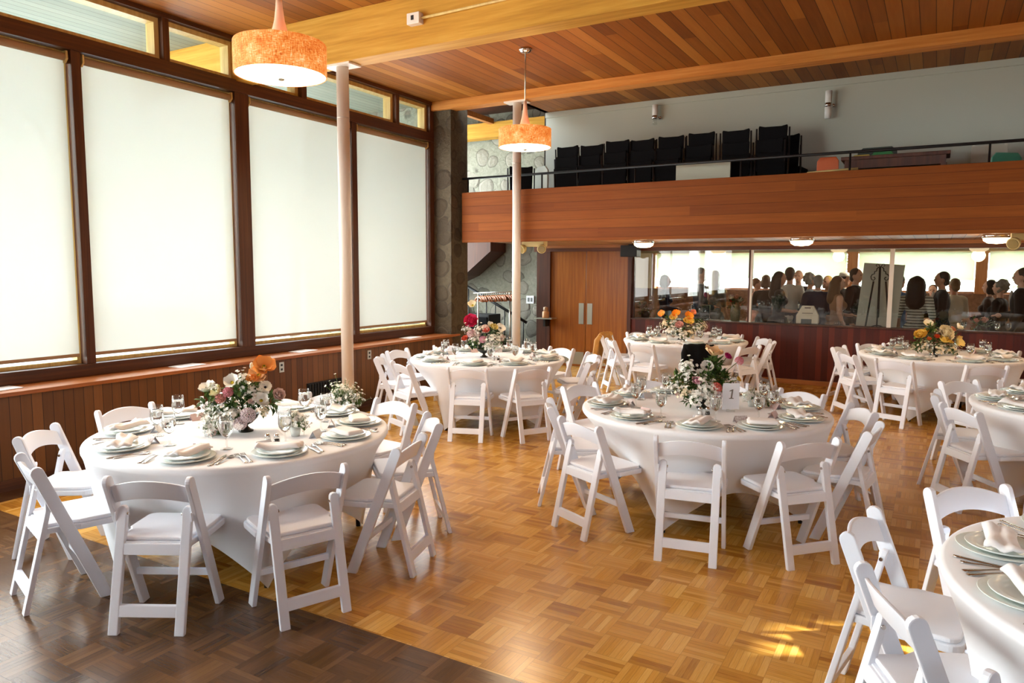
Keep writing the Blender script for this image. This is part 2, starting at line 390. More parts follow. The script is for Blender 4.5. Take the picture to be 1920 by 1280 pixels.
# beams and columns
sbox('trim_beam', (-8.6, XR, 5.57, 5.79, 3.83, ZC), M_beam1, bv=.006)
sbox('trim_far_beam', (-6.74, XR, 9.15, 9.36, 4.175, ZC), M_beam2, bv=.005)
def column(x, y, top, nm):
    bm = bm_new(); lathe(bm, [(.062, 0), (.062, top-.02)], 24, (x, y, 0)); bx(bm, x-.17, x+.17, y-.09, y+.09, top-.02, top)
    for z in (3.31,): lathe(bm, [(.0632, z), (.0632, z+.006)], 24, (x, y, 0), mi=1)
    return struct(nm, bm, [M_paint, M_alu])
column(-5.28, 5.68, 3.83, 'column'); column(-5.30, 9.255, 4.175, 'column')
# stone pier, outer stone wing, stairwell walls
sbox('column_stone', (-6.93, -6.42, 9.21, 9.66, 0, ZC), M_stone2)
sbox('wall_stone_wing', (-9.6, -6.93, 9.3, 9.66, 0, 5.0), M_stone)
sbox('wall_stone', (-9.6, -6.55, 13.2, 13.5, 0, 5.0), M_stone)
sbox('wall_stone_return', (-6.62, -6.32, 12.35, 13.2, 0, 2.2), M_darkwood)
sbox('wall_stone_upper', (-6.56, -5.55, 13.2, 13.5, 2.4, 5.0), M_stone)
bm = bm_new(); bx(bm, -9.6, -9.5, 9.6, 10.2, 0, 5); bx(bm, -9.6, -9.5, 12.9, 13.3, 0, 5); bx(bm, -9.6, -9.5, 10.2, 12.9, 0, .6); bx(bm, -9.6, -9.5, 10.2, 12.9, 4.8, 5)
struct('wall_stairwell', bm, M_stone)
sbox('trim_alcove_beam', (-9.5, -5.6, 12.85, 13.1, 4.46, 4.76), M_beam1)
sbox('trim_alcove_rafter', (-8.0, -7.9, 9.7, 12.85, 4.72, 4.82), M_hdrlt)
# balcony
sbox('trim_balcony_fascia', (-6.35, XR, 9.40, 9.46, 2.205, 2.96), M_fascia, bv=.006)
sbox('floor_balcony', (-6.35, XR, 9.46, 13.2, 2.24, 2.44), M_soffit)
sbox('wall_back_upper', (-5.57, XR, 10.66, 10.8, 2.44, ZC), M_white)
sbox('trim_crown', (-5.57, XR, 10.635, 10.66, 4.215, ZC), M_white, bv=.004)
sbox('wall_back_return', (-5.60, -5.52, 10.67, 13.2, 2.44, 5.0), mat('dark_return', (46, 38, 32), .8))
# back wall below: doors, panelling, glass partition
sbox('wall_back', (-4.67, XR, 12.25, 12.38, 0, .93), M_panelB)
sbox('trim_back_sill', (-4.67, XR, 12.21, 12.42, .93, .955), M_darkwood, bv=.004)
sbox('baseboard_back', (-4.67, XR, 12.2, 12.25, 0, .075), M_hdrlt, bv=.01)
sbox('trim_back_head', (-6.6, XR, 12.2, 12.4, 2.13, 2.24), M_soffwall)
sbox('trim_back_cornice', (-6.35, XR, 12.1, 12.2, 2.19, 2.24), M_hdrlt)
sbox('trim_door_jamb', (-4.72, -4.655, 12.2, 12.38, 0, 2.13), M_darkwood)
sbox('trim_door_post', (-6.55, -6.27, 12.22, 12.38, 0, 2.13), M_darkwood)
glz = [-4.655, -2.63, -.588, 1.47, XR]
for i in range(4):
    a, b = glz[i], glz[i+1]; wn += 1
    bm = bm_new(); w_ = .03
    bx(bm, a, a+.03, 12.27, 12.33, .955, 2.13); bx(bm, b-.03, b, 12.27, 12.33, .955, 2.13)
    w = struct('window_%d' % wn, bm, M_paint if i else M_darkwood)
    box_obj('pane', (a+.03, b-.03, 12.297, 12.303, .955, 2.13), M_partition, w)
for k, (a, b) in enumerate(((-6.27, -5.555), (-5.545, -4.72))):
    d = struct('door_%d' % (k+1), (lambda bm: (bx(bm, a, b, 12.26, 12.31, .01, 2.13), bevel(bm, .003), bm)[2])(bm_new()), M_door)
    px = b-.13 if k == 0 else a+.03
    box_obj('push_plate', (px, px+.1, 12.252, 12.262, .80, 1.185), M_alu, d, .002)
    box_obj('kick_plate', (a+.02, b-.02, 12.252, 12.262, .05, .28), M_alu, d, .002)
# far room
sbox('ceiling_far', (-7.0, XR, 12.38, 17.2, 2.32, 2.42), mat('far_ceiling', (150, 140, 122), .8))
M_farwall = bark_noise('far_brick', (92, 62, 48), (128, 92, 72), 14)
sbox('wall_far', (-7.0, XR, 17.0, 17.2, 0, 1.36), M_farwall)
sbox('wall_far_head', (-7.0, XR, 17.0, 17.2, 2.2, 2.42), mat('far_header', (140, 124, 100), .7))
sbox('wall_far_left', (-7.0, -6.9, 13.5, 17.2, 0, 2.42), mat('cream_wall', (222, 212, 190), .8))
sbox('wall_far_pier', (-6.9, -5.95, 17.0, 17.2, 1.36, 2.2), MATS['cream_wall'])
M_fpost = wood('far_post_wood', 'z', [(.3, (150, 92, 48)), (.7, (184, 124, 72))])
fp = [-5.95, -1.65, .65, 2.95]
for x in fp[1:]: sbox('trim_far_post', (x, x+.2, 16.95, 17.2, 1.36, 2.2), M_fpost)
sbox('trim_far_jamb', (-5.95, -5.87, 16.95, 17.2, 1.36, 2.2), M_fpost)
for a, b in ((-5.87, -1.65), (-1.45, .65), (.85, 2.95), (3.15, XR)):
    wn += 1
    bm = bm_new(); bx(bm, a, b, 17.1, 17.14, 1.36, 1.4); bx(bm, a, b, 17.1, 17.14, 2.16, 2.2)
    w = struct('window_%d' % wn, bm, M_fpost)
    box_obj('pane', (a, b, 17.118, 17.124, 1.4, 2.16), M_pane, w)
    box_obj('shade_fabric', (a+.02, b-.02, 17.02, 17.023, 1.62, 2.19), M_shade2, w)
# right wall and the wall behind the camera, with added openings to light the room
M_plain = mat('side_wall_wood', (120, 78, 46), .6)
bm = bm_new()
bx(bm, XR, XR+.06, YB, 17.2, 0, 3.36); bx(bm, XR, XR+.06, YB, 17.2, 3.74, ZC)
for a, b in ((YB, 4.1), (4.8, 4.98), (5.14, 5.24), (5.62, 17.2)): bx(bm, XR, XR+.06, a, b, 3.36, 3.74)
struct('wall_right', bm, M_plain)
bm = bm_new()
bx(bm, -6.9, .9, YB-.12, YB, 0, ZC); bx(bm, 3.6, XR, YB-.12, YB, 0, ZC); bx(bm, .9, 3.6, YB-.12, YB, 0, 3.3); bx(bm, .9, 3.6, YB-.12, YB, 4.15, ZC)
bx(bm, 2.2, 2.28, YB-.12, YB, 3.3, 4.15)
struct('wall_front', bm, M_plain)
# ------------------------------------------------------------------ small fixtures on the shell
def outlet(y, z, label):
    t = thing('wall_outlet', label, 'outlet', (-6.395, y, z), 0, 'outlets in the sill panelling')
    box_obj('plate', (-.006, .004, -.036, .036, -.058, .058), M_alu, t, .002)
    for dz in (-.025, .025): box_obj('socket', (.003, .006, -.014, .014, dz-.012, dz+.012), M_black, t)
outlet(5.80, .68, 'small metal wall outlet above the orange poppy bouquet'); outlet(7.29, .675, 'small metal wall outlet on the panelling past the nearer column')
v = thing('floor_vent', 'black slatted wall vent low in the panelling by the nearer column', 'vent', (-6.395, 6.5, .34))
box_obj('frame', (-.01, .012, -.32, .32, -.1, .1), M_black, v, .004)
for k in range(14): box_obj('slat', (.01, .022, -.3+k*.045, -.285+k*.045, -.085, .085), M_blackpl, v)
for k, (y, w, l) in enumerate(((3.0, 'nearest of all, at the picture edge'), (4.74, 'behind the back chairs of the orange poppy table'), (6.35, 'just before the nearer column'), (8.4, 'under the farthest shade'))) if False else []: pass
for y, l in ((2.98, 'at the left picture edge'), (4.74, 'above the orange poppy table'), (6.33, 'just before the nearer column'), (8.42, 'under the farthest window')):
    bm = bm_new(); bx(bm, -.1, .1, -.15, .15, 0, .004); bx(bm, -.09, .1, -.13, .16, .004, .007)
    o = obj('paper_sheet', bm, M_paper); o.location = (-6.6, y, .8); o.rotation_euler = (0, 0, .12)
    tag(o, 'pale printed sheet lying on the window ledge '+l, 'paper', 'printed sheets on the ledge')
t = thing('junction_box', 'small white metal box with conduit on the thick beam', 'junction box', (-4.25, 5.57, 4.07))
box_obj('housing', (-.07, .07, -.07, 0, -.05, .05), M_paint, t, .006); box_obj('dial', (-.02, .01, -.074, -.068, -.015, .025), M_black, t)
bm = bm_new(); tube(bm, [(.07, -.03, 0), (1.2, -.015, .02), (3.0, -.015, .03)], .012, 8); obj('conduit', bm, M_trimlt, t)
# pendants
def pendant(loc, label, drop, power=1):
    x, y, z = loc
    t = thing('pendant_lamp', label, 'pendant lamp', (x, y, z), 0, 'orange drum pendants')
    bm = bm_new(); lathe(bm, [(.3, 0), (.303, .005), (.303, .205), (.3, .21)], 48, cap=False); lathe(bm, [(.296, .21), (.296, 0)], 48, cap=False); o = obj('drum_shade', bm, M_burlap, t)
    bm = bm_new(); lathe(bm, [(.0, -.012), (.15, -.01), (.27, -.004), (.295, .004), (.0, .012)], 48); obj('diffuser', bm, M_diff, t)
    bm = bm_new(); lathe(bm, [(.0, -.034), (.02, -.03), (.026, -.02), (.022, -.012)], 16); obj('finial', bm, M_alu, t)
    bm = bm_new()
    for rr in (.3,):
        bmv = bmesh.ops.create_circle(bm, radius=.001, segments=3)
    bm.free(); bm = bm_new()
    lathe(bm, [(.078, .2), (.055, .28), (.034, .36), (.024, .44), (.018, .52), (.0, .53)], 24); obj('hanger_cone', bm, mat('pleated_silk', (236, 200, 170), .7), t)
    bm = bm_new(); tube(bm, [(0, 0, .5), (0, 0, drop)], .008, 8); obj('rod', bm, M_alu, t)
    bm = bm_new(); lathe(bm, [(.0, drop-.05), (.05, drop-.045), (.075, drop-.02), (.075, drop)], 24); obj('canopy', bm, M_chrome, t)
    l = bpy.data.lights.new('pendant_bulb', 'POINT'); l.energy = 52*power; l.color = (1, .58, .24); l.shadow_soft_size = .06
    lo = bpy.data.objects.new('pendant_bulb', l); C.objects.link(lo); lo.location = (x, y, z+.16)
    l = bpy.data.lights.new('pendant_down', 'AREA'); l.shape = 'DISK'; l.size = .5; l.energy = 26*power; l.color = (1, .72, .44)
    lo = bpy.data.objects.new('pendant_down', l); C.objects.link(lo); lo.location = (x, y, z-.05)
    return t
pendant((-4.19, 7.5, 3.195), 'orange burlap drum pendant hanging in front of the farther column', 1.105)
pendant((-3.9, 3.6, 3.09), 'big orange burlap drum pendant hanging before the nearer column', 1.21)
pendant((1.9, 7.5, 3.195), 'added orange burlap drum pendant over the right side, outside the picture', 1.105, .4)  # unseen pendant added to light the right side
pendant((1.9, 3.6, 3.15), 'added orange burlap drum pendant over the near right, outside the picture', 1.15, .4)  # another added one out of view, for warm light near the right
# ceiling lamps under the balcony
for x, l in ((-3.71, 'flush lamp under the balcony above the left glass pane'), (-1.55, 'flush lamp under the balcony above the middle glass pane'), (.58, 'flush lamp under the balcony next to the right spotlights'), (2.75, 'flush lamp added under the balcony, beyond the right picture edge')):  # the last lamp is unseen, added for more light
    t = thing('ceiling_lamp', 'round glowing '+l, 'ceiling lamp', (x, 10.2, 2.24), 0, 'flush lamps under the balcony')
    bm = bm_new(); lathe(bm, [(.0, 0), (.14, 0), (.145, -.02), (.15, -.055)], 32); obj('rim', bm, M_chrome, t)
    bm = bm_new(); lathe(bm, [(.14, -.055), (.135, -.085), (.09, -.112), (.0, -.12)], 32); obj('diffuser', bm, M_lampglow, t)
    for k in range(3):
        bm = bm_new(); ball(bm, (.152*cos(k*120+90), .152*sin(k*120+90), -.04), .012, 8, 6); obj('clip', bm, M_chrome, t)
    l = bpy.data.lights.new('soffit_lamp', 'POINT'); l.energy = 20; l.color = (1, .70, .40); l.shadow_soft_size = .1
    lo = bpy.data.objects.new('soffit_lamp', l); C.objects.link(lo); lo.location = (x, 10.2, 2.06)
# far-room lamps, added to brighten the people behind the glass
for x in (-4.2, -1.0, 1.6):
    t = thing('ceiling_lamp', 'added round ceiling lamp in the room behind the glass, '+{-4.2: 'far left one', -1.0: 'middle one', 1.6: 'far right one'}[x], 'ceiling lamp', (x, 14.8, 2.32), 0, 'added lamps behind the glass')
    bm = bm_new(); lathe(bm, [(.0, 0), (.15, 0), (.155, -.05)], 24); obj('rim', bm, M_chrome, t)
    bm = bm_new(); lathe(bm, [(.145, -.05), (.1, -.1), (0, -.11)], 24); obj('diffuser', bm, M_lampglow, t)
    l = bpy.data.lights.new('far_fill_lamp', 'POINT'); l.energy = 34; l.color = (1, .86, .68); l.shadow_soft_size = .1
    lo = bpy.data.objects.new('far_fill_lamp', l); C.objects.link(lo); lo.location = (x, 14.8, 2.1)
# emergency spotlights
def spots(x, label):
    t = thing('emergency_light', label, 'emergency light', (x, 9.75, 2.24), 0, 'twin emergency spotlights')
    bm = bm_new(); bx(bm, -.19, .19, -.06, .06, -.10, 0); bevel(bm, .01); obj('housing', bm, M_cream, t)
    for s in (-1, 1):
        bm = bm_new(); c = Vector((s*.16, -.07, -.13)); d = Vector((s*.35, -.85, -.3)).normalized()
        tube(bm, [c-d*.05, c-d*.02, c+d*.03, c+d*.04], [.03, .06, .068, .06], 20); h = obj('lamp_head', bm, M_cream, t)
        bm = bm_new(); tube(bm, [c+d*.038, c+d*.045], [.058, .05], 20); obj('lens', bm, mat('spot_lens', (150, 130, 84), .15), h)
spots(-5.27, 'twin beige emergency spotlights under the balcony beside the farther column'); spots(.87, 'twin beige emergency spotlights at the right picture edge')
t = thing('loudspeaker', 'small black loudspeaker under the balcony above the right door', 'speaker', (-4.6, 12.0, 2.235))
box_obj('cabinet', (-.15, .15, -.1, .1, -.21, -.015), M_blackpl, t, .008); box_obj('mount', (-.03, .03, -.03, .03, -.02, 0), M_black, t)
# wall sconces upstairs
for x, z0, l in ((-3.71, 3.86, 'short frosted tube sconce with clear lower end on the upper white wall'), (-1.35, 3.79, 'long two-ended frosted tube sconce on the upper white wall'), (1.0, 3.79, 'frosted tube sconce at the right picture edge')):
    t = thing('wall_sconce', l, 'wall lamp', (x, 10.66, z0+.17), 0, 'tube sconces upstairs')
    bm = bm_new(); lathe(bm, [(.0, .02), (.042, .02), (.042, .18), (.0, .185)], 20, (0, -.1, 0)); obj('upper_tube', bm, M_frost, t)
    bm = bm_new(); lathe(bm, [(.0, -.02), (.042, -.02), (.042, -.17), (.0, -.175)] if x > -2 else [(.0, -.02), (.025, -.02), (.032, -.1), (.0, -.11)], 20, (0, -.1, 0)); obj('lower_tube', bm, M_frost if x > -2 else M_goblet, t)
    bm = bm_new(); lathe(bm, [(.046, -.025), (.046, .025)], 20, (0, -.1, 0)); tube(bm, [(.03, -.1, 0), (.05, -.03, 0), (.05, 0, 0)], .012, 8); lathe(bm, [(.03, -.02), (.03, .02)], 12, (.05, -.02, 0)); obj('band', bm, M_chrome, t)
for x, l in ((-5.22, 'tan light switch on the upper white wall, left one of two'), (-5.06, 'pale light switch on the upper white wall, right one of two')):
    t = thing('light_switch', l, 'switch', (x, 10.655, 3.55), 0); w = .04 if x < -5.1 else .03
    box_obj('plate', (-w, w, -.008, .004, -.06, .06), M_switch if x < -5.1 else M_white, t, .003); box_obj('toggle', (-.008, .008, -.018, -.006, -.01, .014), M_alu, t)
# ------------------------------------------------------------------ balcony rail and stored things
t = thing('balcony_railing', 'thin black pipe railing along the balcony edge', 'railing', (0, 9.5, 2.96))
bm = bm_new(); tube(bm, [(-6.4, 0, .22), (XR-.02, 0, .22)], .018, 10); obj('top_rail', bm, M_black, t)
for x in (-6.3, -5.02, -3.6, -2.2, -.95, .42, 1.8, 3.2):
    bm = bm_new(); tube(bm, [(x, 0, -.5), (x, 0, .22)], .012, 8); obj('baluster', bm, M_black, t)
def stack_chair_parts(t):
    bm = bm_new(); prism(bm, [(-.165, .47), (.165, .47), (.178, .86), (.172, .885), (.1, .868), (-.1, .868), (-.172, .885), (-.178, .86)], 'y', -.2, -.165); bevel(bm, .01); obj('backrest', bm, M_blackfab, t)
    bm = bm_new(); bx(bm, -.2, .2, -.17, .22, .42, .47); bevel(bm, .015); obj('seat', bm, M_blackfab, t)
    for sx in (-1, 1):
        bm = bm_new(); tube(bm, [(sx*.19, .2, 0), (sx*.19, .17, .43)], .011, 8); obj('leg', bm, M_black, t)
        bm = bm_new(); tube(bm, [(sx*.2, -.24, 0), (sx*.2, -.17, .45), (sx*.2, -.2, .85)], .011, 8); obj('leg', bm, M_black, t)
st = [(-4.83, 3.625, 0), (-4.455, 3.615, 0), (-4.055, 3.645, 0), (-3.66, 3.63, 0), (-3.28, 3.64, 0), (-2.85, 3.65, 0), (-2.385, 3.645, 0), (-1.94, 3.66, .02), (-1.79, 3.57, .25)]
sw = ['leftmost', 'second from the left', 'third from the left', 'fourth from the left', 'fifth from the left', 'sixth from the left', 'seventh from the left', 'tallest, near the right end', 'rightmost, half hidden']
base_chair = None; lev = ['bottom', 'middle', 'top']
for i, (x, zt, dy) in enumerate(st):
    for k in range(3):
        z = 2.44+(zt-.885-2.44)*k/2; z = max(z, 2.44)
        l = 'black padded chair, %s of the balcony stack %s' % (lev[k], sw[i])
        if base_chair is None:
            base_chair = thing('stacking_chair', l, 'chair', (x, 10.1+dy+k*.03, z), .05, 'black chairs stacked on the balcony'); stack_chair_parts(base_chair)
        else: dup(base_chair, (x, 10.1+dy+k*.03, z), random.uniform(-.12, .12), l)
t = dup(base_chair, (-5.62, 9.95, 2.47), .5, 'single black chair on the balcony beside the farther column', 'black chairs stacked on the balcony')
t = thing('folded_table', 'pale grey folded table leaning behind the balcony rail', 'table', (-2.74, 9.72, 2.44))
bm = bm_new(); bx(bm, -.36, .36, -.02, .02, 0, .77); bevel(bm, .008); obj('tabletop', bm, mat('pale_laminate', (176, 178, 160), .5), t)
bm = bm_new(); bx(bm, -.37, .37, -.024, .024, .77, .785); obj('edge_band', bm, M_black, t)
def kid_chair(x, y, z, col, label, w=.26, rz=0, h=.32):
    dz = z-2.44; z = 2.44
    m = mat('plastic_'+'%d_%d_%d' % col, col, .45); t = thing('plastic_chair', label, 'chair', (x, y, z), rz, 'coloured chairs on the balcony')
    bm = bm_new(); prism(bm, [(-w/2, .3+dz), (w/2, .3+dz), (w/2*.95, .3+dz+h*.85), (w/2*.7, .3+dz+h), (-w/2*.7, .3+dz+h), (-w/2*.95, .3+dz+h*.85)], 'y', -.14, -.12); bevel(bm, .008); obj('backrest', bm, m, t)
    bm = bm_new(); bx(bm, -w/2, w/2, -.13, .15, .28+dz, .31+dz); bevel(bm, .01); obj('seat', bm, m, t)
    for sx in (-1, 1):
        for y_ in (-.12, .13):
            bm = bm_new(); tube(bm, [(sx*(w/2-.02), y_, 0), (sx*(w/2-.03), y_*.9, .29+dz)], .012, 8); obj('leg', bm, M_alu, t)
kid_chair(-1.23, 9.95, 2.565, (196, 92, 44), 'orange plastic chair on the balcony right of the stacks')
kid_chair(-.88, 10.2, 2.6, (190, 168, 70), 'yellow plastic chair behind the rail, next to the orange one', .24)
kid_chair(-.64, 10.05, 2.6, (44, 128, 66), 'green plastic chair behind the brown tabletop on the balcony', .27)
kid_chair(-.72, 10.35, 2.66, (38, 52, 46), 'dark green wide chair back above the yellow and green chairs', .46, 0, .36)
kid_chair(.52, 9.9, 2.44, (70, 140, 116), 'mint green chair tipped behind the rail near the right edge', .36, .6, .36)
t = thing('wooden_table', 'dark brown low wooden table behind the balcony rail', 'table', (-.5, 9.78, 2.44))
bm = bm_new(); bx(bm, -.56, .56, -.2, .2, .66, .70); bevel(bm, .006); obj('tabletop', bm, M_darkwood, t)
bm = bm_new(); bx(bm, -.52, .52, -.17, .17, .56, .66); obj('apron', bm, M_darkwood, t)
for sx in (-1, 1):
    for sy in (-1, 1): box_obj('leg', (sx*.5-.03, sx*.5+.03, sy*.15-.03, sy*.15+.03, 0, .57), M_darkwood, t)
t = thing('display_board', 'pale board standing on the balcony behind the mint chair', 'board', (.45, 10.3, 2.44), .1)
box_obj('panel', (-.18, .18, -.015, .015, .25, .82), mat('pale_board', (186, 184, 170), .7), t, .004)
for s in (-1, 1): box_obj('leg', (s*.16-.012, s*.16+.012, -.012, .012, 0, .83), M_alu, t)
t = thing('white_chair', 'white rounded chair at the left end of the balcony', 'chair', (-5.25, 10.2, 2.44), -.5)
bm = bm_new(); prism(bm, [(-.17, .42), (.17, .42), (.18, .86), (.1, .93), (-.1, .93), (-.18, .86)], 'y', -.17, -.14); bevel(bm, .01); obj('backrest', bm, M_white, t)
box_obj('seat', (-.18, .18, -.16, .2, .4, .44), M_white, t, .012)
for sx in (-1, 1):
    for sy in (-.14, .17): box_obj('leg', (sx*.16-.013, sx*.16+.013, sy-.013, sy+.013, 0, .41), M_alu, t)
t = thing('curtain_rod', 'long pale rod lying on the balcony edge by the orange chair', 'rod', (-1.15, 9.6, 2.99))
bm = bm_new(); tube(bm, [(-.28, 0, -.01), (.28, 0, .01)], .014, 8); obj('pole', bm, M_cream, t)
# ------------------------------------------------------------------ stair corner
bm = bm_new()
prism(bm, [(-9.45, 1.25), (-8.44, 1.66), (-7.79, 2.16), (-7.79, 2.9), (-9.45, 2.9)], 'y', 12.55, 13.15)
o = obj('upper_stair_flight', bm, M_darkwood); tag(o, 'dark brown underside of the stairs by the stone wall', 'stairs', kind='structure')
t = thing('stair_handrail', 'black sloping handrail with posts before the stone stairwell wall', 'handrail', (0, 12.75, 0))
bm = bm_new(); tube(bm, [(-8.6, 0, 1.5), (-7.06, 0, .74)], .03, 8); obj('rail', bm, M_black, t)
for k in range(7):
    x = -8.45+k*.22; z = 1.5-(x+8.6)*.4935
    bm = bm_new(); tube(bm, [(x, 0, 0), (x, 0, z)], .012, 8); obj('post', bm, M_black, t)
bm = bm_new()
for k in range(6): bx(bm, -9.4, -7.3-k*.3, 12.85, 13.18, k*.17, k*.17+.17)
o = obj('lower_stair_flight', bm, M_darkwood); o['kind'] = 'structure'; tag(o, 'dark lower steps rising behind the black handrail', 'stairs', kind='structure')
t = thing('coat_rack', 'chrome coat rack with wooden hangers by the stone wall', 'coat rack', (-7.37, 12.0, 0))
bm = bm_new(); tube(bm, [(-.46, 0, 1.33), (.46, 0, 1.38)], .014, 8); obj('hanging_bar', bm, M_alu, t)
for s in (-1, 1):
    bm = bm_new(); tube(bm, [(s*.36, 0, .08), (s*.36, 0, 1.345+.02*s)], .014, 8); obj('upright', bm, M_alu, t)
    bm = bm_new(); tube(bm, [(s*.36, -.25, .04), (s*.36, .25, .04)], .018, 8); obj('foot', bm, M_alu, t)
    for y_ in (-.24, .24):
        bm = bm_new(); ball(bm, (s*.36, y_, .025), .025, 8, 6); obj('caster', bm, M_black, t)
hm = None; M_hang = wood('hanger_wood', 'y', [(.3, (120, 62, 26)), (.7, (170, 98, 48))])
for k in range(16):
    x = -7.72+k*.049
    if hm is None:
        bm = bm_new(); tube(bm, [(0, -.21, -.14), (0, -.1, -.075), (0, 0, -.05), (0, .1, -.075), (0, .21, -.14)], [.014, .02, .022, .02, .014], 8); tube(bm, [(0, -.2, -.14), (0, .2, -.14)], .007, 6); hm = mesh(bm, 'hanger', M_hang)
        bm = bm_new(); tube(bm, [(0, 0, -.05), (0, 0, 0), (0, .016, .02), (0, 0, .03), (0, -.016, .02)], .0035, 6); hk = mesh(bm, 'hook', M_chrome)
    h = ob('coat_hanger', hm); h.location = (x, 12.0, 1.315+k*.0027); h.rotation_euler = (0, random.uniform(-.1, .1), .9+random.uniform(-.12, .12))
    tag(h, 'bare wooden coat hanger hanging on the chrome rack', 'coat hanger', 'wooden hangers on the rack')
    c = ob('hook', hk, h)
t = thing('black_cabinet', 'black boxy cabinet standing in the stair corner', 'cabinet', (-7.86, 12.35, 0))
box_obj('body', (-.3, .3, -.22, .22, 0, .91), M_blackpl, t, .01); box_obj('front_panel', (-.26, .26, -.235, -.215, .06, .86), M_blackfab, t, .006)
t = thing('wall_shelf', 'small dark shelf beside the double doors', 'shelf', (-6.3, 12.1, .88))
box_obj('board', (-.18, .18, -.1, .12, 0, .02), M_alu, t, .003); box_obj('bracket', (-.02, .02, -.04, .12, -.14, 0), M_black, t)
t = thing('candle_jar', 'tan lidded jar on the small shelf by the doors', 'jar', (-6.28, 12.08, .9))
bm = bm_new(); lathe(bm, [(.0, 0), (.062, 0), (.065, .01), (.065, .11), (.05, .125), (0, .125)], 20); obj('jar_body', bm, mat('tan_wax', (196, 142, 92), .4), t)
bm = bm_new(); lathe(bm, [(.0, .125), (.042, .125), (.046, .14), (.046, .2), (.0, .205)], 20); obj('lid', bm, mat('tan_lid', (176, 140, 104), .4), t)
t = thing('light_switch', 'framed double switch on the stone wall by the column', 'switch', (-7.22, 13.19, 1.18))
box_obj('plate', (-.09, .09, -.012, .008, -.08, .08), M_paper, t, .004)
for s in (-.035, .035): box_obj('toggle', (s-.02, s+.02, -.02, -.01, -.04, .04), mat('grey_toggle', (110, 116, 116), .5), t)
# ------------------------------------------------------------------ chairs
def chair_parts(t):
    """white resin folding chair; local y points to the table, back tips at y=0 z=.775"""
    F = Vector((.31, 0)); T = Vector((.005, .775)); d = (T-F).normalized(); nrm = Vector((-d.y, d.x)); w = .031
    c = T-d*w
    pts = [(F.x+w/d.y*1.0, 0), (c.x-nrm.x*w, c.y-nrm.y*w)]
    base = math.atan2(-nrm.y, -nrm.x)
    for k in range(1, 8): a = base+PI*k/8; pts.append((c.x+math.cos(a)*w, c.y+math.sin(a)*w))
    pts += [(c.x+nrm.x*w, c.y+nrm.y*w), (F.x-w/d.y, 0)]
    for s in (-1, 1):
        bm = bm_new(); prism(bm, pts, 'x', s*.2185, s*.193); bevel(bm, .005, 2, 50); obj('side_rail', bm, M_chair, t)
    # rear legs (wide face to the back, leaning forward going up)
    def leg_y(z): return -.065+z*.235
    for s in (-1, 1):
        bm = bm_new(); o2 = [(s*.19, 0), (s*.14, 0), (s*.14, .585)] + [(s*(.165)-s*.025*math.cos(PI*k/6), .585+.025*math.sin(PI*k/6)) for k in range(1, 6)] + [(s*.19, .585)]
        vs = prism(bm, o2, 'y', -.013, .013)
        for v_ in vs: v_.co.y += leg_y(v_.co.z)
        bevel(bm, .005, 2, 50); obj('rear_leg', bm, M_chair, t)
        bm = bm_new(); y0 = leg_y(.56)
        bx(bm, min(s*.186, s*.196), max(s*.186, s*.196), y0-.02, y0+.045, .535, .585); bevel(bm, .004); obj('pivot_bracket', bm, M_chair, t)
        bm = bm_new(); tube(bm, [(s*.134, y0, .57), (s*.142, y0, .57)], .008, 10); obj('pivot_screw', bm, M_steel, t)
    bm = bm_new(); vs = bx(bm, -.142, .142, -.012, .012, .085, .14)
    for v_ in vs: v_.co.y += leg_y(v_.co.z)
    bevel(bm, .004); obj('rear_stretcher', bm, M_chair, t)
    bm = bm_new(); vs = bx(bm, -.142, .142, -.012, .012, .375, .43)
    for v_ in vs: v_.co.y += leg_y(v_.co.z)
    bevel(bm, .004); obj('rear_apron', bm, M_chair, t)
    bm = bm_new(); y_ = F.x-(F.x-T.x)*.2/.775; bx(bm, -.194, .194, y_-.012, y_+.012, .185, .22); bevel(bm, .004); obj('front_stretcher', bm, M_chair, t)
    # arched curved backrest
    bm = bm_new(); N = 14; rows = []
    for i in range(N+1):
        x = -.194+.388*i/N; q = 1-(x/.194)**2
        for z in (.632+.028*q, .735+.030*q):
            pass
        zb, zt = .628+.035*q, .722+.040*q
        def yy(z): return F.x-(F.x-T.x)*z/.775-.03*q
        rows.append([bm.verts.new((x, yy(zb)-.008, zb)), bm.verts.new((x, yy(zb)+.008, zb)), bm.verts.new((x, yy(zt)+.008, zt)), bm.verts.new((x, yy(zt)-.008, zt))])
    skin_rings(bm, rows, True)
    bevel(bm, .004, 2, 50)
    obj('backrest', bm, M_chair, t)
    def outline(g, n=5):
        P = [(-.182+g, .035+g), (.182-g, .035+g), (.188-g, .16), (.215-g, .2), (.215-g, .38-g)]
        P += [(.215-g-.045+.045*math.cos(PI/2*k/n), .38-g+.045*math.sin(PI/2*k/n)) for k in range(1, n+1)]
        P += [(-.215+g+.045-.045*math.sin(PI/2*k/n), .38-g+.045*math.cos(PI/2*k/n)) for k in range(n+1)]
        P += [(-.215+g, .2), (-.188+g, .16)]
        return P
    bm = bm_new(); prism(bm, outline(0), 'z', .405, .437); bevel(bm, .006, 2, 50); obj('seat_frame', bm, M_chair, t)
    bm = bm_new(); prism(bm, outline(.012), 'z', .437, .458); bevel(bm, .009, 3, 50)
    obj('seat_pad', bm, M_pad, t)
SEATW = ['back seat left of middle', 'back-left seat', 'left-side seat', 'front-left seat', 'front seat left of middle', 'front seat right of middle', 'front-right seat', 'right-side seat', 'back-right seat', 'back seat right of middle']
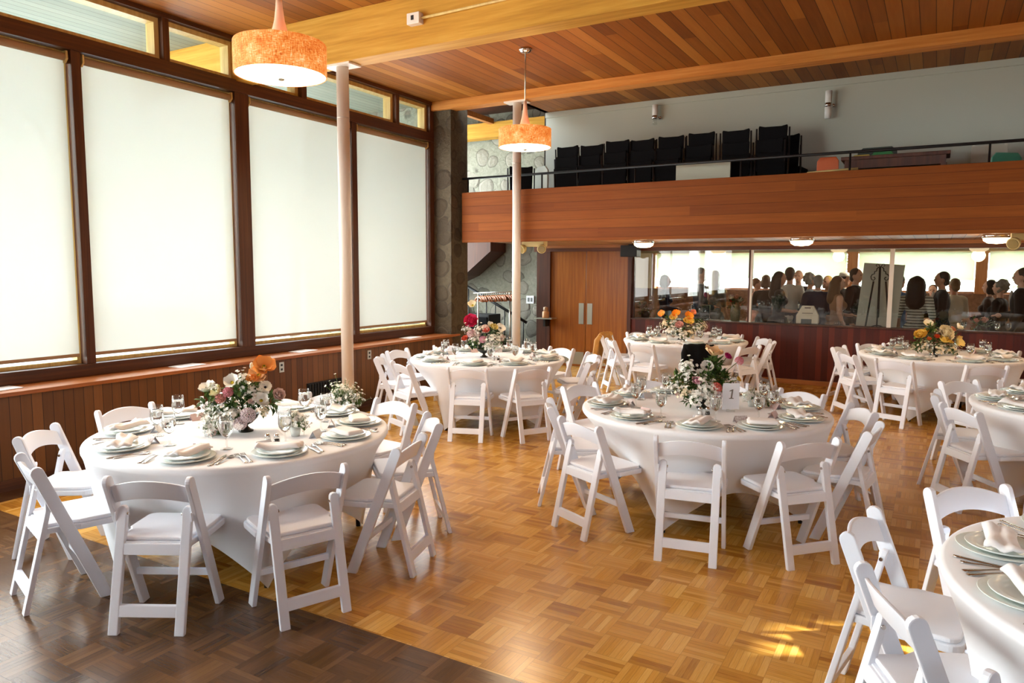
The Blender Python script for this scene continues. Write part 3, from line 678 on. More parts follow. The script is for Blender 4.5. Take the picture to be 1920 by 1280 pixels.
TB = {'T1': ((-3.82, 3.14), 'orange poppy table', 58), 'T2': ((-1.49, 5.48), 'table numbered 1', -94), 'T3': ((-4.58, 7.32), 'hot-pink peony table', -7),
      'T4': ((-3.25, 10.82), 'table by the wooden doors', -50), 'T5': ((.08, 10.57), 'far-right yellow flower table', -112), 'T6': ((1.2, 7.09), 'cropped right-edge table', -150), 'T7': ((.98, 3.07), 'sunlit corner table', -160)}
# azimuth of each seat, distance of the back tips from the table centre
SEATS = {'T1': [(14, 1.18), (47, 1.25), (81, 1.31), (110, 1.38), (145, 1.37), (178, 1.37), (214, 1.30), (254, 1.2), (297, 1.14), (335, 1.21)],
 'T2': [(28, 1.21), (64, 1.25), (97, 1.3), (128, 1.32), (160, 1.34), (205, 1.18), (241, 1.18), (281.5, 1.16), (318, 1.19), (352.5, 1.21)],
 'T3': [(11, 1.3), (43, 1.34), (76, 1.38), (110, 1.38), (145, 1.38), (181, 1.37), (212, 1.3), (246, 1.17), (290.5, 1.1), (326, 1.19)],
 'T4': [(5, 1.27), (37, 1.27), (72, 1.3), (108, 1.3), (144, 1.3), (180, 1.3), (219, 1.18), (256, 1.19), (296, 1.17), (331, 1.26)],
 'T5': [(18, 1.25), (54, 1.28), (90, 1.3), (131, 1.31), (167, 1.24), (211, 1.19), (247, 1.19), (293, 1.17), (331, 1.2)],
 'T6': [(136, 1.36), (178, 1.17), (213, 1.2), (250, 1.2), (100, 1.36)],
 'T7': [(129, 1.28), (170, 1.23), (204, 1.18), (90, 1.3), (238, 1.2)]}
def seat_words(key):
    (cx, cy), nm, _ = TB[key]; cam = math.degrees(math.atan2(-cy, -cx)); res = {}; used = {}
    for (a, d) in sorted(SEATS[key], key=lambda q: ((q[0]-cam+180) % 360)):
        al = (a-cam+180) % 360; i = min(9, int(al//36))
        used.setdefault(i, []).append(a)
    free = [i for i in range(10) if i not in used]
    for i, lst in list(used.items()):
        while len(lst) > 1:
            j = min(free, key=lambda f: min(abs(f-i), 10-abs(f-i))); free.remove(j)
            fw = ((j-i) % 10) < 5; used[j] = [lst.pop(-1 if fw else 0)]
    # keep words in angular order
    order = sorted(SEATS[key], key=lambda q: ((q[0]-cam+180) % 360)); idx = sorted(used)
    for (a, d), i in zip(order, idx): res[a] = SEATW[i]
    return res
chair0 = None
for key in TB:
    (cx, cy), nm, _ = TB[key]; sw_ = seat_words(key)
    for (a, d) in SEATS[key]:
        loc = (cx+d*cos(a), cy+d*sin(a), 0); rz = math.radians(a+90)+math.radians(random.uniform(-3, 3))
        label = 'white padded folding chair, %s of the %s' % (sw_[a], nm)
        if chair0 is None:
            chair0 = thing('folding_chair', label, 'chair', loc, rz, 'white folding chairs at the '+nm); chair_parts(chair0)
        else: dup(chair0, loc, rz, label, 'white folding chairs at the '+nm)
# ------------------------------------------------------------------ tables and cloths
ZT = .757
def cloth_mesh(rot):
    bm = bm_new(); N = 96; R = .917; rows = []
    prof = [(0, ZT), (.3, ZT), (.6, ZT), (.85, ZT), (.9, ZT-.001), (.912, ZT-.005), (R, ZT-.014), (R, ZT-.032), (.912, ZT-.042)]
    rs = []
    for r, z in prof[1:]:
        rs.append([bm.verts.new((r*math.cos(2*PI*k/N), r*math.sin(2*PI*k/N), z)) for k in range(N)])
    M_ = 14; z0 = ZT-.042
    for j in range(1, M_+1):
        t = j/M_; row = []
        for k in range(N):
            th = 2*PI*k/N; ph = ((th-math.radians(rot)) % (PI/2))/(PI/2); s = math.sin(PI*ph)**1.0
            rf = .77; rh = rf/(math.cos((ph-.5)*PI/2)*1.0)*math.cos(PI/4); rh = rh*.9+rf*.1
            zh = .004+.26*(s**.8); zh = min(zh, .31)
            bow = .02*math.sin(PI*t)*s
            r = .912+(rh-.912)*t-bow; z = z0+(zh-z0)*t
            row.append(bm.verts.new((r*math.cos(th), r*math.sin(th), z)))
        rs.append(row)
    skin_rings(bm, rs, False)
    c = bm.verts.new((0, 0, ZT))
    for k in range(N): bm.faces.new((c, rs[0][k], rs[0][(k+1) % N])).smooth = True
    return mesh(bm, 'tablecloth', M_cloth)
M_ply = wood('ply_top', 'x', [(.3, (150, 116, 76)), (.7, (180, 146, 100))])
for key in TB:
    (cx, cy), nm, rot = TB[key]
    t = thing('round_table', 'round folding table hidden under the white cloth of the '+nm, 'table', (cx, cy, 0), math.radians(rot), 'round banquet tables')
    bm = bm_new(); lathe(bm, [(0, .722), (.9, .722), (.905, .735), (.9, .75), (0, .75)], 64); obj('tabletop', bm, M_ply, t)
    for k in range(4):
        bm = bm_new(); a = k*90; tube(bm, [(.738*cos(a), .738*sin(a), 0.0), (.72*cos(a), .72*sin(a), .725)], .016, 10); obj('leg', bm, M_black, t)
    o = ob('tablecloth', cloth_mesh(0)); o.location = (cx, cy, 0); o.rotation_euler = (0, 0, math.radians(rot))
    tag(o, 'white stretch cloth over the %s, hem arched between the legs' % nm, 'tablecloth', 'white stretch tablecloths')
# ------------------------------------------------------------------ place settings
def plate_mesh(name, R, m, rim):
    bm = bm_new(); lathe(bm, [(0, .002), (R*.55, 0), (R*.62, .004), (R*.97, .015), (R, .019), (R*.985, .021), (R*.64, .009), (R*.58, .007), (0, .006)], 40); return mesh(bm, name, m)
ME_ch = plate_mesh('charger', .155, M_charger, 0); ME_pl = plate_mesh('plate', .125, M_plate, 0)
def napkin_mesh(seed, lx=.25, ly=.115, flat=False):
    rnd = random.Random(seed); bm = bm_new(); nx, ny = 18, 10; top = []; bot = []
    p1, p2 = rnd.uniform(0, 6), rnd.uniform(0, 6); tw = rnd.uniform(-.15, .15)
    for j in range(ny+1):
        for i in range(nx+1):
            u = -1+2*i/nx; v_ = -1+2*j/ny
            x = u*lx/2*(1+.05*math.sin(3*v_+p1)); y = v_*ly/2*(1+.14*math.sin(2.2*u+p2))+tw*x*.6
            wv = 0 if flat else .010*math.sin(4*u+p1+1.5*v_)+.006*math.sin(7*v_+p2)
            edge = min(1, (1-abs(v_))*5)*min(1, (1-abs(u))*8)
            z = .014*edge**.5+.020+wv*(.3+.7*abs(u))+(0 if flat else .014*u*u)
            top.append(bm.verts.new((x, y, z+.006))); bot.append(bm.verts.new((x, y, z-.014*edge**.5-.002)))
    W = nx+1
    for j in range(ny):
        for i in range(nx):
            a = j*W+i
            for L_, fl in ((top, 0), (bot, 1)):
                q = [L_[a], L_[a+1], L_[a+W+1], L_[a+W]]
                f = bm.faces.new(q[::-1] if fl else q); f.smooth = True
    bd = [i for i in range(W)]+[j*W+nx for j in range(1, ny+1)]+[ny*W+i for i in range(nx-1, -1, -1)]+[j*W for j in range(ny-1, 0, -1)]
    for a, b in zip(bd, bd[1:]+bd[:1]): bm.faces.new((top[a], bot[a], bot[b], top[b])).smooth = True
    return mesh(bm, 'napkin', M_napkin)
ME_np = [napkin_mesh(i) for i in range(5)]+[napkin_mesh(9, .2, .12, True)]
def strip(bm, secs, th):
    """secs: (y, half width, z) along the length"""
    rows = []
    for y, w, z in secs: rows.append([bm.verts.new((-w, y, z)), bm.verts.new((w, y, z)), bm.verts.new((w*.8, y, z+th)), bm.verts.new((-w*.8, y, z+th))])
    skin_rings(bm, rows, True)
def fork_me():
    bm = bm_new(); strip(bm, [(-.1, .009, .001), (-.085, .010, .002), (-.03, .005, .006), (.02, .004, .010), (.04, .006, .008), (.05, .012, .005), (.06, .013, .004)], .0028)
    for k in range(4):
        x = -.0105+k*.007; vs = bx(bm, x-.002, x+.002, .058, .1, .004, .0065)
        for v_ in vs:
            if v_.co.y > .08: v_.co.z += .004
    return mesh(bm, 'fork', M_steel)
def knife_me():
    bm = bm_new(); strip(bm, [(-.115, .008, .001), (-.1, .0095, .001), (-.02, .007, .001), (0, .006, .001), (.01, .0095, .001), (.09, .009, .001), (.115, .002, .001)], .004); return mesh(bm, 'knife', M_steel)
def spoon_me():
    bm = bm_new(); strip(bm, [(-.09, .009, .001), (-.075, .010, .002), (-.02, .005, .006), (.03, .004, .008), (.042, .008, .006), (.055, .017, .003), (.075, .019, .002), (.09, .012, .004), (.097, .004, .006)], .0025); return mesh(bm, 'spoon', M_steel)
ME_fk, ME_kn, ME_sp = fork_me(), knife_me(), spoon_me()
def goblet_mes():
    outer = [(.0, 0), (.036, .0), (.037, .003), (.012, .008), (.006, .016), (.005, .055), (.008, .064), (.024, .080), (.037, .103), (.0405, .125), (.039, .155), (.034, .195)]
    inner = [(.0328, .195), (.0375, .155), (.039, .125), (.0355, .104), (.023, .083), (.006, .069), (0, .068)]
    bm = bm_new(); lathe(bm, outer+inner, 24); g = mesh(bm, 'goblet', M_goblet)
    bm = bm_new(); lathe(bm, [(0, .0695), (.0055, .0705), (.0225, .0845), (.035, .1045), (.0384, .125), (.037, .152), (.0362, .165), (0, .165)], 24); w = mesh(bm, 'water', M_water)
    return g, w
ME_gb, ME_wt = goblet_mes()
def tent_me(m):
    bm = bm_new()
    for s in (-1, 1):
        vs = [bm.verts.new(p) for p in ((-.045, s*.026, 0), (.045, s*.026, 0), (.045, 0, .045), (-.045, 0, .045), (-.045, s*.0245, 0), (.045, s*.0245, 0), (.045, 0, .0435), (-.045, 0, .0435))]
        for f in ((0, 1, 2, 3), (7, 6, 5, 4), (0, 4, 5, 1), (1, 5, 6, 2), (0, 3, 7, 4)): bm.faces.new([vs[i] for i in f])
    return mesh(bm, 'place_card', m)
M_print = bark_noise('floral_print', (150, 124, 116), (226, 220, 218), 70)
ME_tn = [tent_me(M_paper), tent_me(M_card), tent_me(M_print)]
def item(nm, me, c, local, rot, label, cat, group, child=None):
    """local: (tangential right-hand offset seen from the seat, outward radius)"""
    o = ob(nm, me); o.location = (*local, c); o.rotation_euler = (0, 0, rot); tag(o, label, cat, group)
    if child: ob(child[0], child[1], o)
    return o
GOB = {'T1': {214: (-4.349, 2.86)}}
for key in TB:
    (cx, cy), nm, _ = TB[key]; sw_ = seat_words(key)
    for n, (a, d) in enumerate(SEATS[key]):
        if key == 'T6' and a not in (136, 178, 213, 100): continue
        if key == 'T7' and a not in (129, 170, 204): continue
        s = sw_[a]; aa = a+random.uniform(-2, 2)
        rad = Vector((cos(aa), sin(aa))); right = Vector((-rad.y, rad.x))   # diner looks to the centre: right hand side
        right = Vector((cos(aa+90), sin(aa+90)))
        ctr = Vector((cx, cy)); P = lambda r, t_: ctr+rad*r+right*t_
        face = math.radians(aa+90)      # local +y to the centre
        at = 'at the %s of the %s' % (s, nm)
        p = P(.725, 0)
        item('charger_plate', ME_ch, ZT, p, 0, 'charger plate %s' % at, 'plate', 'charger plates on the '+nm)
        item('dinner_plate', ME_pl, ZT+.010, p, 0, 'dinner plate %s' % at, 'plate', 'dinner plates on the '+nm)
        q = random.randrange(5) if random.random() < .8 else 5
        item('napkin', ME_np[q], ZT+.017, P(.725+random.uniform(-.01, .01), random.uniform(-.01, .01)), face+PI/2*0+random.choice((-.5, .15, .5, 1.2, 0)), 'folded napkin %s' % at, 'napkin', 'napkins on the '+nm)
        for k in range(2):
            item('fork', ME_fk, ZT+.001, P(.73+random.uniform(-.01, .01), -.185-.03*k), face+random.uniform(-.06, .06), '%s fork %s' % (('inner', 'outer')[k], at), 'fork', 'forks on the '+nm)
        item('knife', ME_kn, ZT+.001, P(.74, .185), face+random.uniform(-.06, .06), 'steel knife %s' % at, 'knife', 'knives on the '+nm)
        item('spoon', ME_sp, ZT+.001, P(.735, .218), face+random.uniform(-.06, .06), 'steel spoon %s' % at, 'spoon', 'spoons on the '+nm)
        item('goblet', ME_gb, ZT+.0005, P(.50+random.uniform(-.02, .03), .12+random.uniform(-.03, .02)), 0, 'water goblet %s' % at, 'goblet', 'water goblets on the '+nm, ('water', ME_wt))
        ck = (n*2+len(nm)) % 3
        item('place_card', ME_tn[ck], ZT+.0005, P(.545, -.02+random.uniform(-.03, .02)), face+random.uniform(-.3, .3), '%s tent-card %s' % (('white', 'blush', 'printed')[ck], at), 'place card', 'tent cards on the '+nm)
# ------------------------------------------------------------------ flowers
PET = {}
def fcol(c, rough=.6):
    k = 'petal_%d_%d_%d' % c
    if k not in MATS: mat(k, c, rough, spec=.2)
    m = MATS[k]
    m.node_tree.nodes['Principled BSDF'].inputs['Subsurface Weight'].default_value = 0
    return m
def petal(bm, base, ang, tilt, L, W, cup, ruff, rnd, mi=0):
    """one curved petal growing from base at azimuth ang, tilt 0 = flat, 90 = upright"""
    nx, ny = 4, 5; g = []
    ph = rnd.uniform(0, 6)
    for j in range(ny+1):
        v_ = j/ny; w = W*(.22+.78*math.sin(PI*min(1, v_*.62+.08)))*(1 if v_ < .85 else 1-(v_-.85)*1.6)
        for i in range(nx+1):
            u = -1+2*i/nx; x = u*w*.5; r = L*v_; z = cup*L*(v_**2)*.6+cup*W*.45*u*u+ruff*L*math.sin(5*u+ph+4*v_)*v_
            ct, st_ = math.cos(tilt), math.sin(tilt)
            rr = r*ct-z*st_; zz = r*st_+z*ct
            g.append(bm.verts.new((base[0]+rr*math.cos(ang)-x*math.sin(ang), base[1]+rr*math.sin(ang)+x*math.cos(ang), base[2]+zz)))
    W_ = nx+1
    for j in range(ny):
        for i in range(nx):
            f = bm.faces.new((g[j*W_+i], g[j*W_+i+1], g[(j+1)*W_+i+1], g[(j+1)*W_+i])); f.smooth = True; f.material_index = mi
def bloom_mesh(kind, col, seed=0):
    k = (kind, col, seed % 3)
    if k in PET: return PET[k]
    rnd = random.Random(str(k)); bm = bm_new(); mats = [fcol(col)]
    if kind == 'poppy':
        for i in range(5): petal(bm, (0, 0, 0), 2*PI*i/5+rnd.uniform(-.2, .2), rnd.uniform(.2, .75), .52, .62, .34, .08, rnd)
        mats.append(fcol((214, 190, 60))); ball(bm, (0, 0, .09), (.1, .1, .09), 10, 6, 1); mats.append(fcol((120, 130, 50))); ball(bm, (0, 0, .14), (.05, .05, .06), 8, 6, 2)
    elif kind == 'anemone':
        for i in range(8): petal(bm, (0, 0, 0), 2*PI*i/8+rnd.uniform(-.1, .1), rnd.uniform(.15, .4), .5, .4, .25, .03, rnd)
        mats.append(fcol((24, 22, 34))); ball(bm, (0, 0, .06), (.11, .11, .07), 10, 6, 1)
        for i in range(14): ball(bm, (.16*cos(i*25.7), .16*sin(i*25.7), .07), .018, 5, 4, 1)
    elif kind in ('rose', 'peony'):
        n = 5 if kind == 'rose' else 7
        for ringi in range(5 if kind == 'rose' else 6):
            q = ringi/(4 if kind == 'rose' else 5)
            for i in range(n):
                petal(bm, (0, 0, .18-.16*q), 2*PI*i/n+ringi*.63+rnd.uniform(-.15, .15), 1.35-1.05*q, .26+.26*q, .3+.22*q, .55 if kind == 'rose' else .4, .03 if kind == 'rose' else .09, rnd)
    elif kind == 'puff':      # scabiosa / hydrangea head
        for i in range(70):
            z = 1-1.5*i/70; r = math.sqrt(max(0, 1-z*z)); a = i*2.39996
            c = Vector((r*math.cos(a), r*math.sin(a), z))*.42
            for j in range(4):
                n_ = c.normalized(); u = n_.orthogonal().normalized(); w_ = n_.cross(u); d_ = u*math.cos(j*PI/2+i)+w_*math.sin(j*PI/2+i); s_ = n_.cross(d_)
                vs = [bm.verts.new(c), bm.verts.new(c+d_*.07+s_*.045+n_*.035), bm.verts.new(c+d_*.12+n_*.05), bm.verts.new(c+d_*.07-s_*.045+n_*.035)]; bm.faces.new(vs)
    elif kind in ('spray', 'tuft'):
        mats.append(MATS['leaf_mid'] if 'leaf_mid' in MATS else leafmat('leaf_mid', (60, 88, 36), (118, 146, 70)))
        nb = 42 if kind == 'spray' else 60
        for i in range(nb):
            c = Vector((rnd.gauss(0, .25), rnd.gauss(0, .25), rnd.gauss(.05, .22))); 
            tube(bm, [(0, 0, -.5), c*.6+Vector((0, 0, -.15)), c], .008, 4, mi=1)
            n_ = (c+Vector((0, 0, .35))).normalized(); u = n_.orthogonal().normalized(); w_ = n_.cross(u); sz = .118 if kind == 'spray' else .06
            for j in range(5):
                a = j*2*PI/5; d_ = u*math.cos(a)+w_*math.sin(a); s_ = n_.cross(d_)
                vs = [bm.verts.new(c), bm.verts.new(c+d_*sz*.7+s_*sz*.42+n_*sz*.3), bm.verts.new(c+d_*sz*1.15+n_*sz*.25), bm.verts.new(c+d_*sz*.7-s_*sz*.42+n_*sz*.3)]; bm.faces.new(vs)
    PET[k] = mesh(bm, kind+'_bloom', mats, recalc=False); return PET[k]
leafmat('leaf_mid', (50, 80, 30), (112, 142, 64)); leafmat('leaf_deep', (32, 62, 24), (78, 112, 46))
def foliage(parent, blobs, n, seed, m='leaf_deep', size=.06):
    rnd = random.Random(seed); bm = bm_new()
    for (c, r) in blobs:
        for i in range(n):
            d_ = Vector((rnd.gauss(0, 1), rnd.gauss(0, 1), rnd.gauss(.2, 1))).normalized(); p = Vector(c)+d_*r*rnd.uniform(.35, 1)
            fw = (d_+Vector((rnd.uniform(-.7, .7), rnd.uniform(-.7, .7), rnd.uniform(-.4, .7)))).normalized(); s_ = fw.cross(Vector((0, 0, 1)));
            s_ = s_.normalized() if s_.length > .01 else Vector((1, 0, 0)); up = s_.cross(fw); L_ = size*rnd.uniform(.7, 1.3); w_ = L_*rnd.uniform(.2, .32)
            a0 = bm.verts.new(p); a1 = bm.verts.new(p+fw*L_*.45+s_*w_+up*.006); a2 = bm.verts.new(p+fw*L_-up*L_*.15); a3 = bm.verts.new(p+fw*L_*.45-s_*w_+up*.006); mid = bm.verts.new(p+fw*L_*.5-up*.004)
            for f in ((a0, a1, mid), (a1, a2, mid), (a2, a3, mid), (a3, a0, mid)): bm.faces.new(f).smooth = True
            if i % 4 == 0: tube(bm, [Vector(c)-Vector((0, 0, r*.5)), p], .0022, 4)
    return obj('foliage', bm, MATS[m], parent, recalc=False)
def compote(parent, h=.115, r=.085, m=None):
    bm = bm_new(); lathe(bm, [(0, 0), (.045, 0), (.047, .008), (.03, .016), (.014, .032), (.014, .042), (.04, .055), (r*.85, h*.75), (r, h), (r*.96, h), (r*.8, h*.78), (.03, .062), (0, .06)], 32)
    return obj('compote_bowl', bm, m or M_bowl, parent)
RT = Vector((.866, .5, 0)); TO = Vector((.5, -.866, 0)); UP = Vector((0, 0, 1))
def arrangement(loc, label, px, S, foot, blooms, leaves, bowl=True, depth=None, h=.115):
    """blooms: (x, y, size, kind, colour[, toward-viewer offset]) as drawn on a scale sketch with S units to the metre"""
    t = thing('flower_arrangement', label, 'flower arrangement', loc, 0, 'table flower arrangements')
    if bowl: compote(t, h)
    rnd = random.Random(label)
    for b in blooms:
        x, y, sz, kind, col = b[:5]; u = (x-foot[0])/S; v_ = (foot[1]-y)/S; off = b[5] if len(b) > 5 else rnd.uniform(-.03, .09)
        c = RT*u+UP*v_*.97+TO*off
        sm = {'poppy': 1.12, 'anemone': 1.15, 'spray': 1.35, 'tuft': 1.2, 'puff': 1.1}.get(kind, 1.15)
        o = ob(kind+'_bloom' if kind not in ('spray', 'tuft') else 'blossom_'+kind, bloom_mesh(kind, col, rnd.randrange(3)), t)
        d_ = (TO*rnd.uniform(.3, .95)+UP*rnd.uniform(.45, 1.0)+RT*(u*2.5+rnd.uniform(-.25, .25))).normalized()
        if kind in ('spray', 'tuft'): d_ = (UP+RT*u*3+TO*off*3).normalized()
        o.rotation_mode = 'QUATERNION'; o.rotation_quaternion = d_.to_track_quat('Z', 'Y'); o.location = c-d_*sz/S*.1
        s_ = sz/S*sm; o.scale = (s_, s_, s_)
        if kind not in ('spray', 'tuft') and v_ > .12:
            bm = bm_new(); b0 = Vector((0, 0, h*.8)); mid = (b0+c)*.5+Vector((0, 0, .02)); tube(bm, [b0, mid, c-d_*sz/S*.02], .0028, 5); obj('stem', bm, MATS['leaf_mid'], t)
    bl = []
    for (x, y, r) in leaves:
        u = (x-foot[0])/S; v_ = (foot[1]-y)/S; bl.append((RT*u+UP*v_+TO*rnd.uniform(-.04, .05), r/S))
    foliage(t, [(c, r*.9) for c, r in bl], 28, 3, 'leaf_deep', .052); foliage(t, [(c+TO*.02, r*.95) for c, r in bl[::2]], 20, 5, 'leaf_mid', .045)
    return t
W_, CR, BL, OR, PO, YE, PK, MG, CO, LI = (240, 239, 230), (240, 226, 196), (232, 204, 192), (243, 172, 92), (246, 204, 152), (238, 200, 92), (216, 132, 148), (196, 44, 112), (226, 106, 92), (216, 200, 204)
arrangement((-3.79, 3.13, ZT), 'tall bouquet of orange and white poppies in a dark footed bowl', None, 1857, (830, 1050),
 [(1080, 245, 250, 'poppy', OR, .02), (1020, 345, 220, 'poppy', PO, .03), (970, 412, 150, 'rose', OR, .05), (940, 278, 140, 'poppy', W_, .0), (718, 430, 185, 'poppy', W_, .05), (410, 530, 210, 'poppy', W_, .02), (575, 550, 180, 'poppy', (240, 232, 186), .08),
  (700, 525, 120, 'puff', PK, .1), (610, 605, 120, 'puff', (214, 136, 128), .1), (1075, 500, 140, 'anemone', W_, .0), (1075, 640, 180, 'poppy', W_, .08), (1235, 595, 150, 'rose', BL, .02), (950, 785, 170, 'puff', LI, .14), (860, 890, 150, 'puff', LI, .14), (970, 660, 80, 'rose', BL, .1),
  (860, 350, 130, 'spray', W_), (855, 480, 170, 'spray', W_), (960, 560, 170, 'spray', W_), (830, 560, 150, 'spray', W_), (470, 800, 170, 'spray', W_, .08), (540, 925, 190, 'spray', W_, .12), (790, 770, 170, 'spray', W_, .12), (660, 810, 150, 'spray', W_, .13), (540, 480, 90, 'spray', W_), (440, 930, 120, 'spray', W_, .12), (530, 1000, 90, 'spray', BL, .13), (1100, 740, 100, 'spray', CR, .08), (1030, 560, 110, 'spray', W_), (620, 700, 120, 'spray', W_, .1), (700, 860, 120, 'spray', W_, .15)],
 [(420, 700, 100), (560, 720, 140), (700, 700, 160), (830, 660, 170), (980, 690, 150), (1120, 700, 100), (600, 840, 120), (780, 800, 150), (900, 560, 130), (700, 590, 120)])
arrangement((-1.49, 5.46, ZT), 'mixed bouquet with pale poppy, magenta buds and white anemones in a dark bowl', None, 1309, (1060, 985),
 [(1145, 425, 185, 'poppy', (238, 200, 150), .0), (1285, 460, 80, 'rose', MG, .0), (1415, 490, 85, 'puff', PK, .0), (1085, 555, 125, 'anemone', W_, .02), (1020, 622, 105, 'anemone', W_, .04), (962, 705, 105, 'rose', (232, 170, 184), .1), (1160, 750, 110, 'puff', CO, .1), (1170, 820, 90, 'puff', LI, .12), (1400, 690, 60, 'rose', YE, .0),
  (895, 520, 110, 'spray', W_), (905, 600, 120, 'spray', W_), (870, 650, 120, 'spray', W_), (1050, 760, 130, 'spray', W_, .12), (830, 790, 100, 'spray', CR, .1), (950, 830, 120, 'spray', W_, .12), (760, 740, 110, 'spray', W_, .06), (1070, 830, 110, 'spray', W_, .14), (990, 800, 100, 'spray', W_, .14), (1010, 690, 90, 'spray', W_, .1)],
 [(800, 720, 80), (900, 720, 110), (1020, 720, 120), (1130, 640, 110), (1200, 680, 100), (1090, 800, 110), (960, 830, 90), (925, 905, 35), (1180, 540, 50), (1150, 560, 60), (1250, 700, 60)])
arrangement((-4.62, 7.3, ZT), 'bouquet with a large hot-pink peony and white blooms by the farther column', None, 157*3.556, (1010, 700),
 [(928, 458, 92, 'peony', (226, 62, 108), .02), (935, 345, 66, 'poppy', (240, 230, 200), .0), (1020, 500, 60, 'puff', BL, .04), (925, 530, 60, 'puff', (232, 190, 192), .05), (965, 530, 55, 'puff', BL, .06), (1025, 522, 50, 'rose', CO, .08), (890, 575, 46, 'rose', (226, 110, 80), .06), (900, 500, 50, 'spray', W_), (1075, 500, 55, 'rose', (226, 206, 130), .05), (1120, 500, 66, 'anemone', W_, .0), (1085, 565, 66, 'anemone', W_, .1), (1050, 480, 46, 'poppy', W_, .0), (1005, 570, 50, 'puff', (214, 150, 168), .1), (1060, 560, 55, 'spray', W_), (1110, 540, 50, 'spray', W_), (960, 570, 60, 'spray', W_, .08), (1040, 600, 60, 'spray', W_, .1), (1100, 600, 56, 'spray', W_, .08), (985, 500, 50, 'spray', W_), (1130, 560, 46, 'puff', BL, .04)],
 [(935, 605, 40), (1000, 600, 55), (1080, 590, 55), (1130, 590, 36), (960, 560, 40), (1060, 540, 50)], h=.1)
arrangement((-3.3, 10.75, ZT), 'low bouquet of orange poppies and pink rose by the doors', None, 124*5.333, (850, 300),
 [(665, 40, 80, 'poppy', OR, .0), (805, 42, 90, 'poppy', (240, 150, 40), .0), (925, 60, 90, 'poppy', (240, 150, 40), .02), (970, 20, 60, 'poppy', (236, 140, 100), .0), (770, 80, 90, 'poppy', (242, 214, 130), .03), (920, 120, 110, 'poppy', YE, .06), (828, 158, 84, 'rose', (230, 180, 172), .08), (965, 105, 55, 'anemone', W_, .0), (745, 200, 100, 'spray', W_), (680, 130, 70, 'spray', CR), (790, 120, 80, 'spray', W_), (1010, 150, 80, 'spray', W_), (940, 210, 90, 'spray', CR, .08), (860, 220, 80, 'spray', W_, .1), (1070, 150, 60, 'spray', CR)],
 [(730, 140, 60), (860, 160, 80), (980, 160, 70), (880, 240, 60), (1040, 140, 45)])
arrangement((.02, 10.5, ZT), 'yellow and cream bouquet with orange-red accents on the far right', None, 149*6, (1000, 590),
 [(822, 365, 130, 'peony', YE, .04), (1075, 345, 180, 'peony', (238, 226, 190), .04), (1045, 425, 120, 'rose', YE, .1), (915, 235, 100, 'poppy', (240, 232, 204), .0), (1255, 272, 100, 'poppy', (240, 226, 190), .0), (1230, 440, 150, 'poppy', (236, 210, 130), .04), (980, 380, 60, 'rose', (232, 96, 50), .08), (895, 405, 50, 'rose', (232, 120, 60), .08), (890, 315, 70, 'poppy', (238, 150, 40), .02), (1185, 300, 70, 'rose', (226, 150, 110), .0), (1130, 440, 60, 'rose', YE, .08), (1000, 300, 60, 'spray', CR), (850, 470, 90, 'spray', CR, .06), (1010, 490, 90, 'spray', CR, .1), (1170, 500, 100, 'spray', CR, .06), (760, 500, 60, 'spray', CR)],
 [(800, 480, 80), (900, 470, 100), (1000, 480, 100), (1120, 470, 90), (940, 350, 80), (1230, 560, 40), (940, 290, 50), (1180, 400, 60)])
# bud vases
def bud(loc, label, foot_m, blooms, glass=False):
    t = thing('bud_vase', label, 'vase', loc, 0)
    bm = bm_new()
    if glass: lathe(bm, [(0, 0), (.03, 0), (.03, .004), (.005, .01), (.005, .05), (.04, .08), (.043, .12), (.041, .12), (.036, .085), (0, .06)], 20)
    else: lathe(bm, [(0, 0), (.026, 0), (.036, .06), (.034, .06), (.025, .01), (0, .008)], 20)
    obj('cup', bm, M_goblet if glass else M_plate, t)
    for (u, v_, sz, kind, col) in blooms:
        o = ob('blossom_'+kind, bloom_mesh(kind, col, int(sz*1000)), t); o.location = RT*u+UP*v_; o.scale = (sz,)*3; o.rotation_euler = (random.uniform(-.3, .3), random.uniform(-.3, .3), random.uniform(0, 6))
    return t
bud((-3.42, 3.20, ZT), 'small white cup of pale florets beside the orange poppy bouquet', None, [(-.02, .09, .09, 'anemone', CR), (.02, .1, .11, 'spray', W_), (.05, .08, .1, 'tuft', W_), (0, .12, .1, 'spray', W_)])
bud((-3.72, 3.95, ZT), 'stemmed glass stuffed with airy white florets behind the orange poppy bouquet', None, [(0, .15, .17, 'tuft', W_), (.05, .13, .15, 'tuft', W_), (-.04, .13, .15, 'tuft', W_), (.09, .1, .15, 'tuft', W_), (0, .11, .15, 'spray', W_)], True)
bud((-1.18, 5.72, ZT), 'small cup of white florets behind the number card', None, [(-.02, .08, .11, 'spray', W_), (.05, .06, .1, 'tuft', W_), (.08, .05, .12, 'spray', W_), (0, .1, .1, 'tuft', W_), (.13, .03, .1, 'tuft', CR)])
